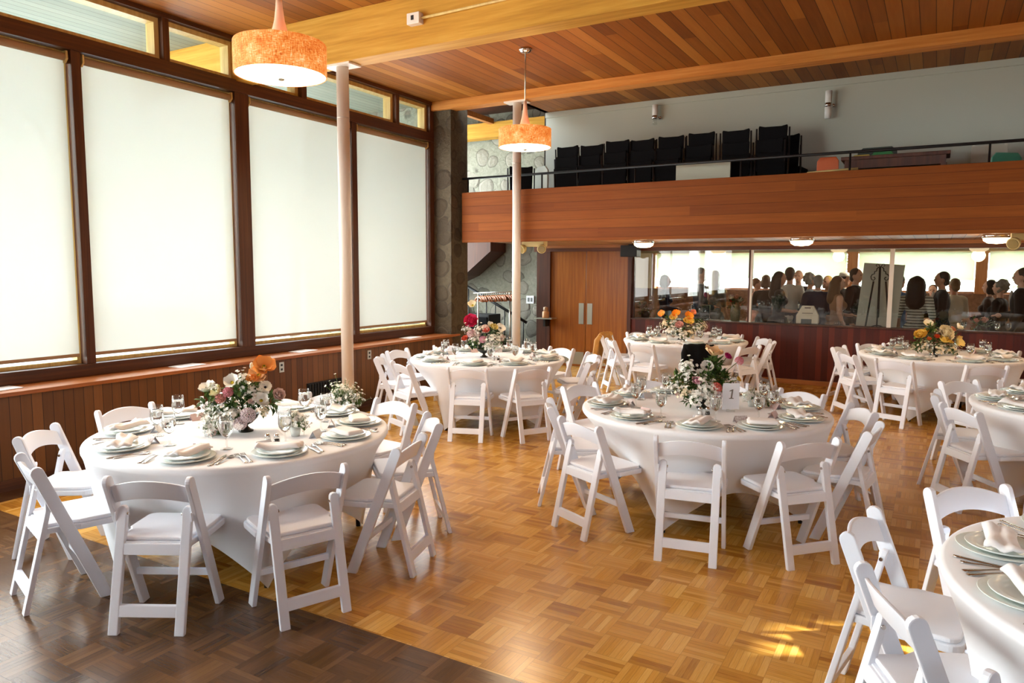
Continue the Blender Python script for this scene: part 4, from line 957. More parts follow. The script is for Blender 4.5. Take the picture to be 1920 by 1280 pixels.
# salt and pepper pairs
def shaker(loc, label):
    t = thing('shaker', label, 'shaker', loc, random.uniform(0, 3))
    bm = bm_new(); lathe(bm, [(0, 0), (.02, 0), (.021, .004), (.017, .036), (0, .036)], 10); obj('glass_body', bm, M_goblet, t)
    bm = bm_new(); lathe(bm, [(0, .003), (.0165, .003), (.0145, .024), (0, .024)], 10); obj('filling', bm, mat('grey_pepper' if 'pepper' in label else 'salt', (70, 64, 58) if 'pepper' in label else (232, 232, 230), .9), t)
    bm = bm_new(); lathe(bm, [(0.0155, .036), (.0165, .038), (.016, .048), (.009, .056), (0, .058)], 14); obj('cap', bm, M_chrome, t)
for c, nm in (((-3.42, 2.98), 'orange poppy table'), ((-1.43, 5.19), 'table numbered 1'), ((-4.36, 7.1), 'hot-pink peony table'), ((.0, 10.2), 'far-right yellow flower table'), ((-3.2, 10.45), 'table by the wooden doors')):
    shaker((c[0], c[1], ZT), 'glass salt shaker with chrome cap on the '+nm); shaker((c[0]+.045, c[1]+.03, ZT), 'glass pepper shaker with chrome cap on the '+nm)
# number card with its stand
t = thing('table_number', 'torn-edged white card with a grey 1 on the front table', 'table number', (-1.27, 5.42, ZT), math.radians(30))
rn = random.Random(4); bm = bm_new(); out = []
for (a, b) in (((-.062, .02), (.062, .02)), ((.062, .02), (.062, .215)), ((.062, .215), (-.062, .215)), ((-.062, .215), (-.062, .02))):
    for k in range(9): q = k/9; out.append((a[0]+(b[0]-a[0])*q+rn.uniform(-.003, .003), a[1]+(b[1]-a[1])*q+rn.uniform(-.003, .003)))
prism(bm, out, 'y', -.001, .001); obj('card', bm, M_paper, t)
bm = bm_new(); prism(bm, [(-.014, .098), (.020, .098), (.020, .103), (.009, .105), (.016, .168), (.009, .168), (-.012, .158), (-.012, .153), (.004, .156), (-.002, .105), (-.014, .103)], 'y', -.0025, -.0012); obj('numeral', bm, M_ink, t)
bm = bm_new(); bx(bm, -.03, .03, -.015, .015, 0, .018); bevel(bm, .003); obj('card_holder', bm, M_goblet, t)
# garments on chairs
def drape(name, label, loc, rz, m, w, h0, h1, cat, lean=.1, sleeves=False):
    t = thing(name, label, cat, loc, rz)
    bm = bm_new(); N = 14; rows = []
    prof = [(-.07, h1), (-.065, h1+(h0-h1)*.4), (-.05, h1+(h0-h1)*.75), (-.028, h0-.015), (0.0, h0+.012), (.04, h0-.02), (.07, h0-.16), (.085, h0-.22)]
    P0 = []; 
    for (y, z) in prof:
        row = []
        for i in range(N+1):
            u = -1+2*i/N; x = u*w/2*(1+.08*math.sin(z*9)); row.append((x, y+.012*math.sin(u*9+z*7)-.03*(1-u*u), z-.03*abs(u)**3+.012*math.sin(u*7)*(1 if z < h0-.2 else .3)))
        P0.append(row)
    th = .014
    V1 = [[bm.verts.new(p) for p in r] for r in P0]; V2 = [[bm.verts.new((p[0]*.97, p[1]+(th if k < 4 else 0), p[2]-(th if k >= 3 else 0))) for p in r] for k, r in enumerate(P0)]
    for k in range(len(prof)-1):
        for i in range(N):
            bm.faces.new((V1[k][i], V1[k][i+1], V1[k+1][i+1], V1[k+1][i])).smooth = True; bm.faces.new((V2[k][i], V2[k+1][i], V2[k+1][i+1], V2[k][i+1])).smooth = True
        bm.faces.new((V1[k][0], V1[k+1][0], V2[k+1][0], V2[k][0])); bm.faces.new((V1[k][N], V2[k][N], V2[k+1][N], V1[k+1][N]))
    for i in range(N): bm.faces.new((V1[0][i], V2[0][i], V2[0][i+1], V1[0][i+1])); bm.faces.new((V1[-1][i], V1[-1][i+1], V2[-1][i+1], V2[-1][i]))
    obj('body', bm, m, t)
    for s in (-1, 1):
        bm = bm_new(); tube(bm, [(s*w*.42, .02, h0-.02), (s*w*.5, -.045, h0-.12), (s*w*.5, -.07, h0-.3), (s*w*.47, -.07, h0-.46)], [.04, .045, .04, .034], 10); obj('sleeve', bm, m, t)
    return t
a, d = 296, 1.17; (cx, cy) = TB['T4'][0]
drape('suit_jacket', 'black suit jacket over a chair back, behind the pale poppy', (cx+d*cos(a), cy+d*sin(a), 0), math.radians(a+90), M_blackfab, .40, .80, .38, 'jacket')
a, d = 180, 1.3
drape('coat', 'tan mustard coat over a chair back by the wooden doors', (cx+d*cos(a), cy+d*sin(a), 0), math.radians(a+90), bark_noise('tan_cloth', (168, 116, 50), (206, 152, 76), 6), .44, .80, .28, 'coat')
# ------------------------------------------------------------------ people behind the glass
def remesh(bm, name, mats, vox=.011, it=4, cut=None):
    me = bpy.data.meshes.new('tmp'); bm.to_mesh(me); bm.free()
    o = bpy.data.objects.new('tmp', me); C.objects.link(o)
    r = o.modifiers.new('r', 'REMESH'); r.mode = 'VOXEL'; r.voxel_size = vox; r.use_smooth_shade = True
    s = o.modifiers.new('s', 'SMOOTH'); s.iterations = it; s.factor = .5
    dg = bpy.context.evaluated_depsgraph_get(); ev = o.evaluated_get(dg); m2 = bpy.data.meshes.new_from_object(ev)
    bpy.data.objects.remove(o); bpy.data.meshes.remove(me); m2.name = name
    m2.materials.clear()
    for m in (mats if isinstance(mats, list) else [mats]): m2.materials.append(m)
    for p in m2.polygons: p.use_smooth = True
    return m2
ARMS = {'down': ((.245, .02, 1.12), (.255, -.07, .89), (0, -.15, -1)), 'fold': ((.25, -.0, 1.12), (.10, -.22, 1.08), (-.6, -.6, .1)), 'drink': ((.25, -.05, 1.13), (.13, -.27, 1.2), (-.35, -.7, .4))}
def torso(bm, g=0, fem=False, waist_only=False):
    sh = .148 if not fem else .128; cw = .165 if not fem else .142
    ball(bm, (0, .005, 1.27), (cw+g, .108+g, .2+g), 18, 12); capsule(bm, (-sh, .01, 1.385), .062+g, (sh, .01, 1.385), .062+g)
    ball(bm, (0, .0, 1.07), ((.14 if not fem else .115)+g, .098+g, .19), 18, 12); ball(bm, (0, .015, .91), ((.158 if not fem else .165)+g, .115+g, .14), 18, 12)
    if fem: 
        for s in (-1, 1): ball(bm, (s*.065, -.085, 1.255), (.062+g, .055+g, .062+g), 12, 8)
    prof = [(.07, 1.46), (.055, 1.5)]
def arms(bm, pose, g=0, hands=True, upto='wrist'):
    for s, pn in ((-1, pose[0]), (1, pose[1])):
        e, w, hd = ARMS[pn]; S = Vector((s*.185, .01, 1.385)); E_ = Vector((s*e[0], e[1], e[2])); W = Vector((s*w[0], w[1], w[2]))
        capsule(bm, S, .052+g, E_, .042+g)
        if upto == 'elbow': continue
        capsule(bm, E_, .041+g, W, .028+g)
        if hands:
            d = Vector((s*hd[0], hd[1], hd[2])).normalized(); side = d.cross(Vector((0, 0, 1))); side = (side if side.length > .2 else Vector((0, 1, 0))).normalized()
            pm = W+d*.055; capsule(bm, W+d*.01, .028, pm, .034, 10)
            for k, L_ in ((-1.5, .062), (-.5, .074), (.5, .07), (1.5, .055)):
                b0 = pm+side*k*.017+d*.02; b1 = b0+d*L_*.55+Vector((0, -.006, -.006)); b2 = b1+(d+Vector((0, 0, -.5))).normalized()*L_*.5; capsule(bm, b0, .0105, b1, .0095, 8); capsule(bm, b1, .0095, b2, .0085, 8)
            th = pm-side*.032-d*.02; capsule(bm, th, .0125, th+(d*.7-side*.8).normalized()*.05, .0095, 8)
def legs(bm, g=0, full=True):
    for s in (-1, 1):
        capsule(bm, (s*.088, .01, .9), .085+g, (s*.095, -.005, .49), .055+g); capsule(bm, (s*.095, -.005, .49), .054+g, (s*.1, .02, .1), .037+g)
        if full: ball(bm, (s*.103, -.05, .045), (.043, .115, .042), 12, 8)
def person(label, loc, Hh, face, skin, hair, outfit, pose=('down', 'down'), fem=False, hat=False):
    """face: heading in degrees the person looks to; local -y is the front"""
    t = thing('person', label, 'person', loc, math.radians(face+90))
    k = Hh/1.755; t.scale = (k, k, k)
    bm = bm_new(); torso(bm, 0, fem); arms(bm, pose); legs(bm)
    capsule(bm, (0, .012, 1.40), .056 if not fem else .05, (0, .0, 1.55), .05 if not fem else .044)
    ball(bm, (0, -.005, 1.645), (.075, .093, .108), 20, 14); ball(bm, (0, -.035, 1.575), (.053, .058, .058), 16, 10)
    ball(bm, (0, -.1, 1.622), (.0135, .02, .024), 10, 8); ball(bm, (0, -.085, 1.668), (.05, .02, .012), 10, 6); ball(bm, (0, -.088, 1.583), (.024, .012, .012), 10, 6)
    for s in (-1, 1): ball(bm, (s*.077, .005, 1.625), (.012, .024, .032), 10, 8)
    ob('body', remesh(bm, 'body', skin, .0095, 3), t)
    bm = bm_new()
    for s in (-1, 1): ball(bm, (s*.031, -.0905, 1.646), (.012, .007, .007), 8, 6)
    obj('eyes', bm, M_eye, t)
    bm = bm_new(); ball(bm, (0, -.098, 1.585), (.021, .005, .006), 8, 6); obj('mouth', bm, M_lips, t)
    style, hc = hair; hm = mat('hair_%d_%d_%d' % hc, hc, .6, spec=.3)
    bm = bm_new()
    ball(bm, (0, .018, 1.668), (.084, .094, .098), 18, 12)
    if style == 'short': ball(bm, (0, .05, 1.60), (.07, .058, .07), 14, 8)
    if style == 'bald': bm.free(); bm = bm_new(); ball(bm, (0, .045, 1.62), (.081, .062, .05), 16, 10)
    if style == 'bob': ball(bm, (0, .045, 1.60), (.098, .08, .105), 16, 10); [ball(bm, (s*.075, .005, 1.575), (.028, .05, .075), 10, 8) for s in (-1, 1)]
    if style == 'curly':
        rn = random.Random(3)
        for i in range(40):
            d_ = Vector((rn.gauss(0, 1), rn.gauss(.4, .8), rn.gauss(.4, .9))).normalized(); ball(bm, Vector((0, .025, 1.655))+Vector((d_.x*.088, d_.y*.09, d_.z*.1)), .03, 8, 6)
    if style in ('long', 'bigcurl'):
        w = .1 if style == 'long' else .15
        capsule(bm, (0, .05, 1.62), w*.92, (0, .085, 1.36), w*.95)
        for s in (-1, 1): capsule(bm, (s*.07, .01, 1.62), .034, (s*(.1 if style == 'long' else .13), .02, 1.36), .04)
    if style == 'bun': ball(bm, (0, .10, 1.70), .05, 12, 8)
    ob('hair', remesh(bm, 'hair', hm, .012, 2), t)
    for kind, col in outfit:
        m = col if not isinstance(col, tuple) else mat('cloth_%d_%d_%d' % col, col, .8, spec=.2)
        bm = bm_new()
        if kind in ('jacket', 'shirt', 'blouse'):
            g = .022 if kind == 'jacket' else .013
            torso(bm, g, fem); arms(bm, pose, g-.002, False)
            if kind == 'jacket': capsule(bm, (-.07, .02, .86), .12, (.07, .02, .86), .12)
            if kind != 'blouse': lathe(bm, [(.066, 1.43), (.06, 1.475), (.052, 1.475), (.052, 1.43)], 16, (0, .01, 0), cap=False)
            ob(kind, remesh(bm, kind, m, .013, 3), t)
        elif kind in ('dress', 'sleeveless_dress'):
            torso(bm, .012, True); 
            if kind == 'dress': arms(bm, pose, .012, False, 'elbow')
            lathe(bm, [(.0, .98), (.15, .98), (.2, .8), (.25, .55), (.27, .42), (.0, .42)], 24, (0, .01, 0)); ob('dress', remesh(bm, kind, m, .014, 3), t)
        elif kind == 'skirt':
            lathe(bm, [(.0, 1.06), (.125, 1.06), (.17, .92), (.235, .6), (.26, .42), (0, .42)], 24, (0, .01, 0)); ob('skirt', remesh(bm, kind, m, .014, 2), t)
        elif kind == 'trousers':
            ball(bm, (0, .015, .93), (.168, .126, .14), 16, 10); legs(bm, .016, False); ob('trousers', remesh(bm, kind, m, .014, 2), t)
        elif kind == 'shirt_front':
            ball(bm, (0, -.108, 1.32), (.045, .03, .13), 12, 8); lathe(bm, [(.062, 1.44), (.058, 1.49), (.05, 1.49)], 16, (0, .01, 0), cap=False); obj('shirt_front', bm, m, t)
    if hat:
        bm = bm_new(); lathe(bm, [(.092, 1.70), (.09, 1.75), (.07, 1.775), (0, 1.785)], 20); prism(bm, [(-.07, -.08), (.07, -.08), (.06, -.16), (-.06, -.16)], 'z', 1.70, 1.71); obj('cap', bm, m, t)
    return t
NAVY, BLK, GRY, WHT, CRM, TAN, BLU = (26, 34, 56), (16, 16, 18), (84, 88, 96), (226, 222, 214), (226, 216, 196), (150, 112, 84), (92, 132, 186)
A, B = M_skinA, M_skinB
person('woman with ash bob, navy top and pale blue skirt behind the left glass pane', (-4.56, 13.8, 0), 1.70, 20, A, ('bob', (126, 112, 92)), [('blouse', NAVY), ('skirt', (126, 172, 196))], ('fold', 'down'), True)
person('tall man in grey suit facing right behind the left glass pane', (-3.69, 13.2, 0), 1.84, 0, A, ('short', (58, 44, 34)), [('jacket', (72, 78, 90)), ('trousers', (60, 64, 74)), ('shirt_front', WHT)], ('fold', 'down'))
person('woman with long blond hair and grey dress next to the tall grey-suited man', (-3.68, 14.15, 0), 1.79, 60, A, ('long', (178, 150, 108)), [('dress', (120, 116, 108))], ('down', 'fold'), True)
person('woman in pink top just right of the first pane divider', (-3.1, 15.05, 0), 1.64, 20, A, ('bun', (110, 72, 48)), [('sleeveless_dress', (206, 146, 130))], ('down', 'fold'), True)
person('woman with brown bob and black top beside the first pane divider', (-2.79, 14.4, 0), 1.71, 80, A, ('bob', (104, 82, 64)), [('blouse', BLK), ('trousers', BLK)], ('fold', 'fold'), True)
person('black-haired woman in dark dress with pale collar behind the middle pane', (-2.36, 13.35, 0), 1.78, 10, A, ('long', (20, 17, 17)), [('dress', (24, 28, 34)), ('shirt_front', WHT)], ('fold', 'down'), True)
person('man in white shirt with his back turned behind the middle pane', (-2.3, 14.0, 0), 1.855, 80, A, ('short', (46, 32, 24)), [('shirt', WHT), ('trousers', (48, 52, 66))], ('fold', 'fold'))
person('balding man in dark waistcoat facing the camera beside the white shirt', (-2.3, 14.95, 0), 1.81, -95, A, ('bald', (110, 88, 72)), [('shirt', (30, 32, 40)), ('trousers', BLK)], ('fold', 'fold'))
person('older woman with grey curls behind the grey-haired man in navy', (-2.0, 14.35, 0), 1.75, 10, A, ('curly', (138, 136, 132)), [('blouse', (132, 140, 152)), ('skirt', (90, 96, 106))], ('down', 'fold'), True)
person('grey-haired man in navy suit with his back turned above the white box', (-1.79, 13.75, 0), 1.72, 100, A, ('short', (146, 142, 134)), [('jacket', (28, 42, 66)), ('trousers', NAVY), ('shirt_front', WHT)], ('fold', 'fold'))
person('blond woman facing the camera right of the navy suit', (-1.79, 15.0, 0), 1.70, -120, A, ('bob', (204, 164, 96)), [('dress', (196, 150, 84))], ('fold', 'fold'), True)
person('woman with long brown hair in tan sleeveless dress left of the easel', (-1.42, 13.3, 0), 1.71, 20, A, ('long', (96, 66, 42)), [('sleeveless_dress', TAN)], ('down', 'fold'), True)
person('man with dark cap and black suit left of the easel board', (-1.48, 14.8, 0), 1.75, 0, A, ('short', (24, 20, 18)), [('jacket', BLK), ('trousers', BLK), ('shirt_front', WHT)], ('fold', 'down'), False, True)
person('tall man in black suit half hidden behind the easel board', (-1.21, 14.0, 0), 1.84, -20, A, ('short', (62, 46, 36)), [('jacket', (18, 18, 22)), ('trousers', BLK), ('shirt_front', WHT)])
person('woman in shiny blue dress just right of the easel', (-.53, 13.75, 0), 1.74, 60, A, ('short', (70, 54, 44)), [('dress', BLU)], ('fold', 'fold'), True)
person('woman with big black hair and striped dress, back turned', (-.26, 13.1, 0), 1.72, 80, B, ('bigcurl', (14, 11, 11)), [('dress', stripes('striped_cloth'))], ('down', 'down'), True)
person('young man in white shirt facing the camera between striped dress and dark suit', (-.05, 15.0, 0), 1.56, -95, A, ('short', (40, 30, 24)), [('shirt', (214, 208, 214)), ('trousers', GRY)], ('fold', 'drink'))
person('grey-haired man in charcoal suit facing left behind the right pane', (.075, 13.5, 0), 1.79, 185, A, ('short', (64, 58, 54)), [('jacket', (34, 36, 40)), ('trousers', (30, 31, 34)), ('shirt_front', WHT)], ('fold', 'fold'))
person('man in cream jacket with his back turned beside the charcoal suit', (.255, 14.1, 0), 1.68, 130, A, ('short', (134, 112, 88)), [('jacket', CRM), ('trousers', (190, 180, 160))], ('fold', 'down'))
person('woman in dark floral blouse with short dark hair near the right edge', (.76, 14.3, 0), 1.66, 170, A, ('bob', (44, 36, 32)), [('blouse', bark_noise('dark_floral', (20, 18, 20), (70, 48, 46), 22)), ('skirt', BLK)], ('fold', 'fold'), True)
person('older woman with grey curls in black near the right edge', (.86, 13.6, 0), 1.665, 160, A, ('curly', (128, 120, 108)), [('blouse', (20, 20, 22)), ('trousers', BLK)], ('down', 'fold'), True)
person('tall man in black suit at the right picture edge behind the glass', (1.08, 13.0, 0), 1.85, 170, A, ('short', (86, 70, 58)), [('jacket', (18, 18, 20)), ('trousers', BLK), ('shirt_front', (170, 158, 148))], ('fold', 'down'))
# ------------------------------------------------------------------ things in the far room
t = thing('easel', 'black wrought-iron scroll easel seen from behind through the glass', 'easel', (-.76, 12.62, 0))
def spiral(c, r0, turns, s=1, n=22): return [(c[0]+s*r0*(1-.8*k/n)*cos(90+turns*360*k/n), 0, c[1]+r0*(1-.8*k/n)*sin(90+turns*360*k/n)) for k in range(n+1)]
for s in (-1, 1):
    bm = bm_new(); tube(bm, [(s*.085, 0, 1.64), (s*.17, -.02, .9), (s*.27, -.05, 0)], .013, 8); obj('leg', bm, M_black, t)
    bm = bm_new(); tube(bm, [(s*.02, 0, 1.86), (s*.045, 0, 1.84), (s*.05, 0, 1.8), (s*.075, 0, 1.79), (s*.08, 0, 1.755), (s*.11, 0, 1.745), (s*.125, 0, 1.71), (s*.115, 0, 1.67), (s*.085, 0, 1.655), (s*.065, 0, 1.68), (s*.075, 0, 1.705), (s*.09, 0, 1.7)], .008, 8); obj('side_scroll', bm, M_black, t)
    bm = bm_new(); tube(bm, [(s*.005, 0, 1.85), (s*.025, 0, 1.9), (s*.05, 0, 1.905), (s*.062, 0, 1.885), (s*.05, 0, 1.872), (s*.04, 0, 1.882)], .006, 8); obj('top_curl', bm, M_black, t)
bm = bm_new(); tube(bm, [(0, 0, 1.87), (.0, .35, 0)], .010, 8); obj('rear_leg', bm, M_black, t)
bm = bm_new(); tube(bm, [(-.01, 0, 1.86), (-.005, -.02, .6)], .010, 8); obj('centre_bar', bm, M_black, t)
bm = bm_new(); tube(bm, [(.16*cos(a), -.03, .8+.16*sin(a)) for a in range(0, 181, 15)], .008, 8); obj('lower_arch', bm, M_black, t)
o = box_obj('display_board', (-.29, .29, -.008, .008, 0, 1.12), mat('board_back', (176, 172, 160), .8), None, .003)
o.location = (-.8, 12.74, .80); o.rotation_euler = (-.12, .06, -.1)
tag(o, 'large pale board resting on the iron easel behind the glass', 'board')
o['group'] = 'easel display'
t = thing('gift_box', 'white gable card box with window on the glass sill', 'box', (-1.775, 12.6, .775), .05)
bm = bm_new(); bx(bm, -.165, .165, -.1, .1, .18, .31); prism(bm, [(-.165, .31), (.165, .31), (.085, .46), (-.085, .46)], 'y', -.06, .06); bevel(bm, .004); obj('body', bm, mat('white_card', (226, 214, 196), .7), t)
box_obj('window', (-.09, .07, -.104, -.098, .18, .25), mat('box_window', (84, 92, 94), .2), t); box_obj('handle_slot', (-.045, .045, -.064, -.058, .42, .437), M_darkwood, t); box_obj('gable_slot', (-.08, .08, -.083, -.055, .335, .35), mat('slot_shadow', (150, 140, 126), .8), t)
def side_table(x, y, w, d, h, cloth, label):
    t = thing('side_table', label, 'table', (x, y, 0))
    bm = bm_new(); bx(bm, -w/2, w/2, -d/2, d/2, h-.02, h); bevel(bm, .006); obj('tabletop', bm, cloth, t)
    bm = bm_new(); N = 40
    bx(bm, -w/2-.01, w/2+.01, -d/2-.01, d/2+.01, .0, h-.015); bevel(bm, .02); obj('cloth', bm, cloth, t)
    return t
sage = mat('sage_cloth', (150, 158, 134), .85); darkc = mat('charcoal_cloth', (52, 54, 52), .85)
side_table(.60, 12.63, .85, .4, .89, sage, 'table with sage green cloth behind the right pane')
side_table(-1.75, 12.78, 1.1, .4, .80, darkc, 'dark covered table below the white gable box')
side_table(-3.5, 12.9, 1.3, .5, .92, mat('brown_bar', (120, 104, 78), .6), 'light brown counter behind the left glass pane')
t = thing('monitor', 'black screen standing on the counter behind the left pane', 'monitor', (-3.62, 12.95, .92), .15)
box_obj('screen', (-.16, .16, -.015, .015, .04, .26), M_black, t, .004); box_obj('bezel', (-.165, .165, -.012, .018, .035, .265), M_alu, t, .004); box_obj('stand', (-.06, .06, -.05, .06, 0, .04), M_black, t, .004)
def vase(x, y, z, label, tall, cols, m):
    t = thing('flower_vase', label, 'vase', (x, y, z))
    bm = bm_new(); lathe(bm, [(0, 0), (.07, 0), (.085, tall*.5), (.07, tall), (.062, tall), (.07, tall*.5), (0, .02)], 24); obj('vase_body', bm, m, t)
    rn = random.Random(label)
    for c in cols:
        p = RT*rn.uniform(-.1, .1)+UP*(tall+rn.uniform(.02, .14))+TO*rn.uniform(-.06, .08)
        o = ob('rose_bloom', bloom_mesh('rose', c, rn.randrange(3)), t); o.location = p; s_ = rn.uniform(.09, .13); o.scale = (s_,)*3; o.rotation_euler = (rn.uniform(.2, .9), 0, rn.uniform(-.4, .6))
    foliage(t, [(RT*q+UP*(tall+.03), .09) for q in (-.06, .06)], 40, 4)
vase(-3.02, 13.0, .92, 'tall pale vase of red and cream roses left of the first pane divider', .28, [(196, 60, 52), CR, (214, 150, 120), CR, BL], mat('pale_vase', (150, 136, 108), .4))
vase(.60, 12.66, .89, 'black vase with salmon roses on the sage table', .1, [(226, 150, 122), (232, 176, 150), (226, 150, 122)], M_blackpl)
vase(-4.58, 12.75, .93, 'small arrangement of pale blooms at the left end of the glass', .12, [(214, 206, 196), LI, BL, (220, 214, 206), LI], M_blackpl)
t = thing('small_table', 'narrow stand under the pale arrangement at the left end of the glass', 'table', (-4.55, 12.75, 0))
box_obj('tabletop', (-.1, .2, -.15, .15, .9, .93), M_darkwood, t, .004)
for sx in (-.07, .17):
    for sy in (-.12, .12): box_obj('leg', (sx-.015, sx+.015, sy-.015, sy+.015, 0, .9), M_darkwood, t)
for i, (x, y) in enumerate(((.93, 12.66), (.38, 12.62), (.79, 12.58))):
    o = ob('goblet', ME_gb); o.location = (x, y, .89); o.scale = (1.0, 1.0, 1.0); ob('water', ME_wt, o)
    tag(o, 'water glass on the sage table, '+('right of the black vase', 'left of the black vase', 'nearest the pane by the black vase')[i], 'goblet', 'glasses behind the glass')
for i, x in enumerate((-2.2, -2.08, -1.5, -1.36, -1.3)):
    o = ob('goblet', ME_gb); o.location = (x, 12.76+.03*(i % 2), .80); tag(o, 'empty glass on the dark table, '+('farthest left of five', 'second from the left of five', 'just right of the white gable box', 'fourth from the left of five', 'farthest right of five')[i], 'goblet', 'glasses behind the glass')
# ------------------------------------------------------------------ outside
g = NG('outside_ground'); v, xyz = g.coord(); g.color(g.ramp(g.noise(v, .5, 4, .6), [(.35, (170, 172, 160)), (.6, (200, 200, 192))])); g.b.inputs['Roughness'].default_value = .9
bm = bm_new(); bx(bm, -45, -6.95, -30, 45, -.5, -.3); bx(bm, -9, 30, 17.25, 45, -.5, -.3); bx(bm, 4.7, 30, -30, 17.25, -.5, -.3); bx(bm, -6.95, 4.7, -30, -3.7, -.5, -.3)
o = obj('ground', bm, g.m); o['kind'] = 'structure'
sbox('trim_eave', (-8.75, -6.93, YB, 9.3, ZC+.0, ZC+.1), M_eave)
sbox('trim_eave_fascia', (-8.8, -8.75, YB, 9.3, ZC-.08, ZC+.14), mat('eave_paint', (150, 152, 140), .7))
def tree(loc, h, r, label, seed):
    t = thing('tree', label, 'tree', loc, 0, 'trees outside the windows'); rn = random.Random(seed)
    bm = bm_new(); tube(bm, [(0, 0, 0), (.05, .05, h*.4), (0, .1, h*.75)], [.16, .12, .05], 10)
    for k in range(6):
        a = k*60+rn.uniform(-20, 20); tube(bm, [(0, .05, h*(.3+.06*k)), (r*.6*cos(a), r*.6*sin(a), h*(.5+.07*k))], [.05, .02], 6)
    obj('trunk', bm, bark_noise('tree_bark', (70, 56, 44), (110, 92, 74), 8) if 'tree_bark' not in MATS else MATS['tree_bark'], t)
    bm = bm_new()
    for i in range(2600):
        d_ = Vector((rn.gauss(0, 1), rn.gauss(0, 1), rn.gauss(0, 1))).normalized()*rn.uniform(.45, 1); p = Vector((d_.x*r, d_.y*r, h*.62+d_.z*h*.38)); s_ = rn.uniform(.08, .16)
        q = Vector((rn.gauss(0, 1), rn.gauss(0, 1), rn.gauss(0, .6))).normalized(); u = q.orthogonal().normalized()
        bm.faces.new([bm.verts.new(p-u*s_*.4), bm.verts.new(p+q*s_*.6-u.cross(q)*s_*.1), bm.verts.new(p+q*s_*1.3), bm.verts.new(p+q*s_*.6+u*s_*.45)])
    obj('crown', bm, MATS.get('tree_leaf') or leafmat('tree_leaf', (84, 116, 50), (150, 174, 92)), t, recalc=False)
tree((-16, 3.0, -.3), 7.5, 2.3, 'leafy tree seen faintly through the left-edge shade', 1); tree((-17, 9.5, -.3), 8, 2.5, 'leafy tree seen faintly through the widest shade', 2); tree((-17, 16.0, -.3), 7, 2.4, 'leafy tree seen faintly past the nearer column', 3)
tree((-11.5, 19.5, -.3), 6, 2.2, 'leafy tree glimpsed in the far clerestory panes', 4)
tree((-7.5, 26, -.3), 5.5, 2.4, 'tree beyond the far shades, left of the first divider', 5); tree((-2.0, 27, -.3), 5.5, 2.4, 'tree beyond the far shades, right of the first divider', 6); tree((3.2, 26, -.3), 5, 2.2, 'tree beyond the far shades on the right', 7)
def car(loc, rz, label, col):
    t = thing('car', label, 'car', loc, rz, 'parked cars outside'); m = mat('car_%d' % col[0], col, .3, coat=.5)
    bm = bm_new(); prism(bm, [(-2.2, .3), (2.2, .3), (2.25, .7), (1.95, .85), (1.2, .92), (.55, 1.42), (-1.2, 1.45), (-1.9, .98), (-2.2, .9)], 'y', -.85, .85); bevel(bm, .08, 3, 25); obj('body', bm, m, t)
    for s in (-1, 1):
        bm = bm_new(); prism(bm, [(1.0, .93), (.48, 1.36), (-1.1, 1.38), (-1.65, .97)], 'y', s*.845, s*.862); obj('side_window', bm, mat('car_glass', (40, 46, 50), .08), t)
        for x in (-1.4, 1.4):
            bm = bm_new(); lathe(bm, [(0, -.1), (.3, -.1), (.33, -.07), (.33, .07), (.3, .1), (0, .1)], 24); w = obj('wheel', bm, M_blackpl, t); w.location = (x, s*.8, .33); w.rotation_euler = (PI/2, 0, 0)
car((-12.6, 8.2, -.3), 1.45, 'white car parked outside the widest shade', (228, 230, 232)); car((-12.2, 2.9, -.3), 1.5, 'grey car with red lamps parked outside the left-edge shade', (120, 120, 124))
# ------------------------------------------------------------------ light
w = bpy.data.worlds.new('World'); sc.world = w; w.use_nodes = True; nt = w.node_tree; bg = nt.nodes['Background']
tc = nt.nodes.new('ShaderNodeTexCoord'); sp = nt.nodes.new('ShaderNodeSeparateXYZ'); nt.links.new(tc.outputs['Generated'], sp.inputs[0])
rp = nt.nodes.new('ShaderNodeValToRGB'); rp.color_ramp.elements[0].position = 0; rp.color_ramp.elements[0].color = (.95, .98, .95, 1); rp.color_ramp.elements[1].position = .8; rp.color_ramp.elements[1].color = (.70, .84, 1.0, 1)
nt.links.new(sp.outputs[2], rp.inputs[0]); nt.links.new(rp.outputs[0], bg.inputs['Color']); bg.inputs['Strength'].default_value = 16
def area(name, loc, rot, sx, sy, e, col):
    l = bpy.data.lights.new(name, 'AREA'); l.shape = 'RECTANGLE'; l.size = sx; l.size_y = sy; l.energy = e; l.color = col
    o = bpy.data.objects.new(name, l); C.objects.link(o); o.location = loc; o.rotation_euler = rot; return o
DAY = (.93, .97, 1.0)
for (a, b) in bays:
    area('window_daylight', (-6.70, (a+b)/2, 2.35), (0, -PI/2, 0), 2.5, b-a-.1, 50, (1.0, .99, .97))
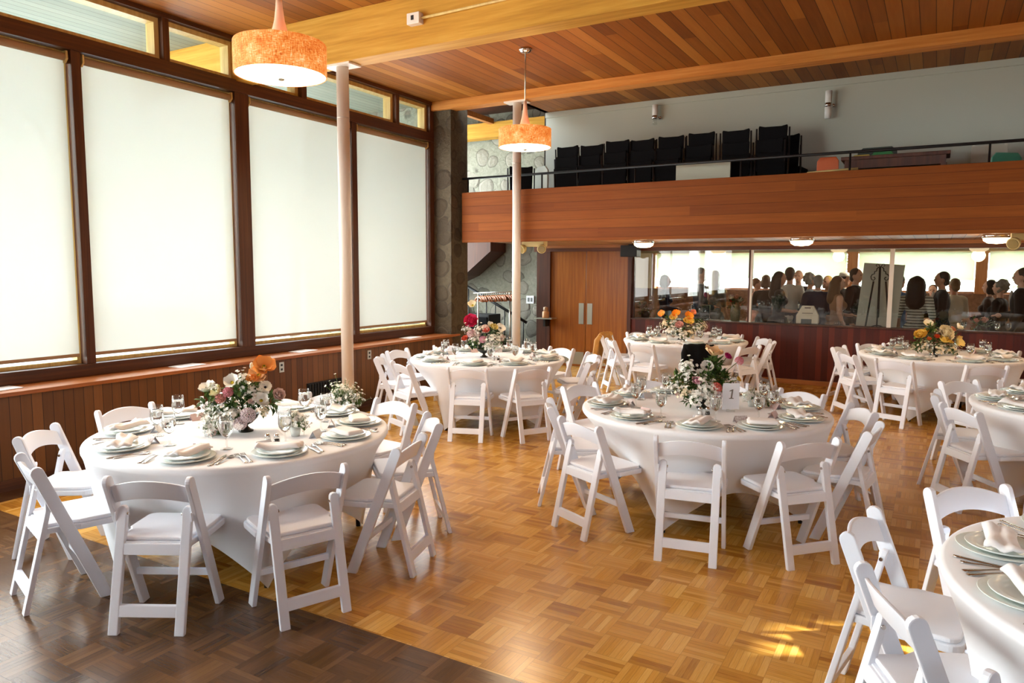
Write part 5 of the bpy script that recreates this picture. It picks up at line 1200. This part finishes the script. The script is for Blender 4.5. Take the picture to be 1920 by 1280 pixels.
area('behind_daylight', (2.25, YB+.05, 3.72), (PI/2, 0, 0), 2.6, .8, 48, (.58, .78, 1.0))  # blue fill standing in for daylight at the added opening
area('stairwell_daylight', (-9.45, 11.5, 2.7), (0, -PI/2, 0), 4.0, 2.6, 80, (.95, 1, .96))
for a, b in ((-5.87, -1.65), (-1.45, .65), (.85, 2.95), (3.15, XR)):
    area('far_daylight', ((a+b)/2, 16.98, 1.78), (-PI/2, 0, 0), b-a-.1, .8, 10*(b-a)/2, (1, 1, .94))
s = bpy.data.lights.new('sun', 'SUN'); s.energy = 60; s.angle = .045; s.color = (.84, .93, 1)
so = bpy.data.objects.new('sun', s); C.objects.link(so)
az, el = 20, 35; dirv = Vector((cos(az)*cos(el), sin(az)*cos(el), sin(el))); so.rotation_euler = dirv.to_track_quat('Z', 'Y').to_euler(); so.location = dirv*20
# ------------------------------------------------------------------ camera
cam = bpy.data.cameras.new('camera'); co = bpy.data.objects.new('camera', cam); C.objects.link(co); sc.camera = co
pitch, yaw, roll = .0986385, .5255681, .0045084
cy_, sy_, cp_, sp_ = math.cos(yaw), math.sin(yaw), math.cos(pitch), math.sin(pitch)
fwd = Vector((-sy_*cp_, cy_*cp_, -sp_)); rgt = Vector((cy_, sy_, 0)); up = rgt.cross(fwd)
r2 = rgt*math.cos(roll)+up*math.sin(roll); u2 = -rgt*math.sin(roll)+up*math.cos(roll)
co.matrix_world = Matrix(((r2.x, u2.x, -fwd.x, 0), (r2.y, u2.y, -fwd.y, 0), (r2.z, u2.z, -fwd.z, 1.8), (0, 0, 0, 1)))
cam.sensor_width = 36; cam.lens = 36*1366.89/1920; cam.clip_end = 200
sc.view_settings.view_transform = 'Standard'; sc.view_settings.look = 'None'; sc.view_settings.gamma = 1; sc.view_settings.use_curve_mapping = False
sc.view_settings.exposure = 0.14
sc.cycles.transparent_max_bounces = 24; sc.cycles.max_bounces = 8; sc.cycles.adaptive_threshold = .02; sc.cycles.sample_clamp_indirect = 6; sc.cycles.caustics_reflective = False
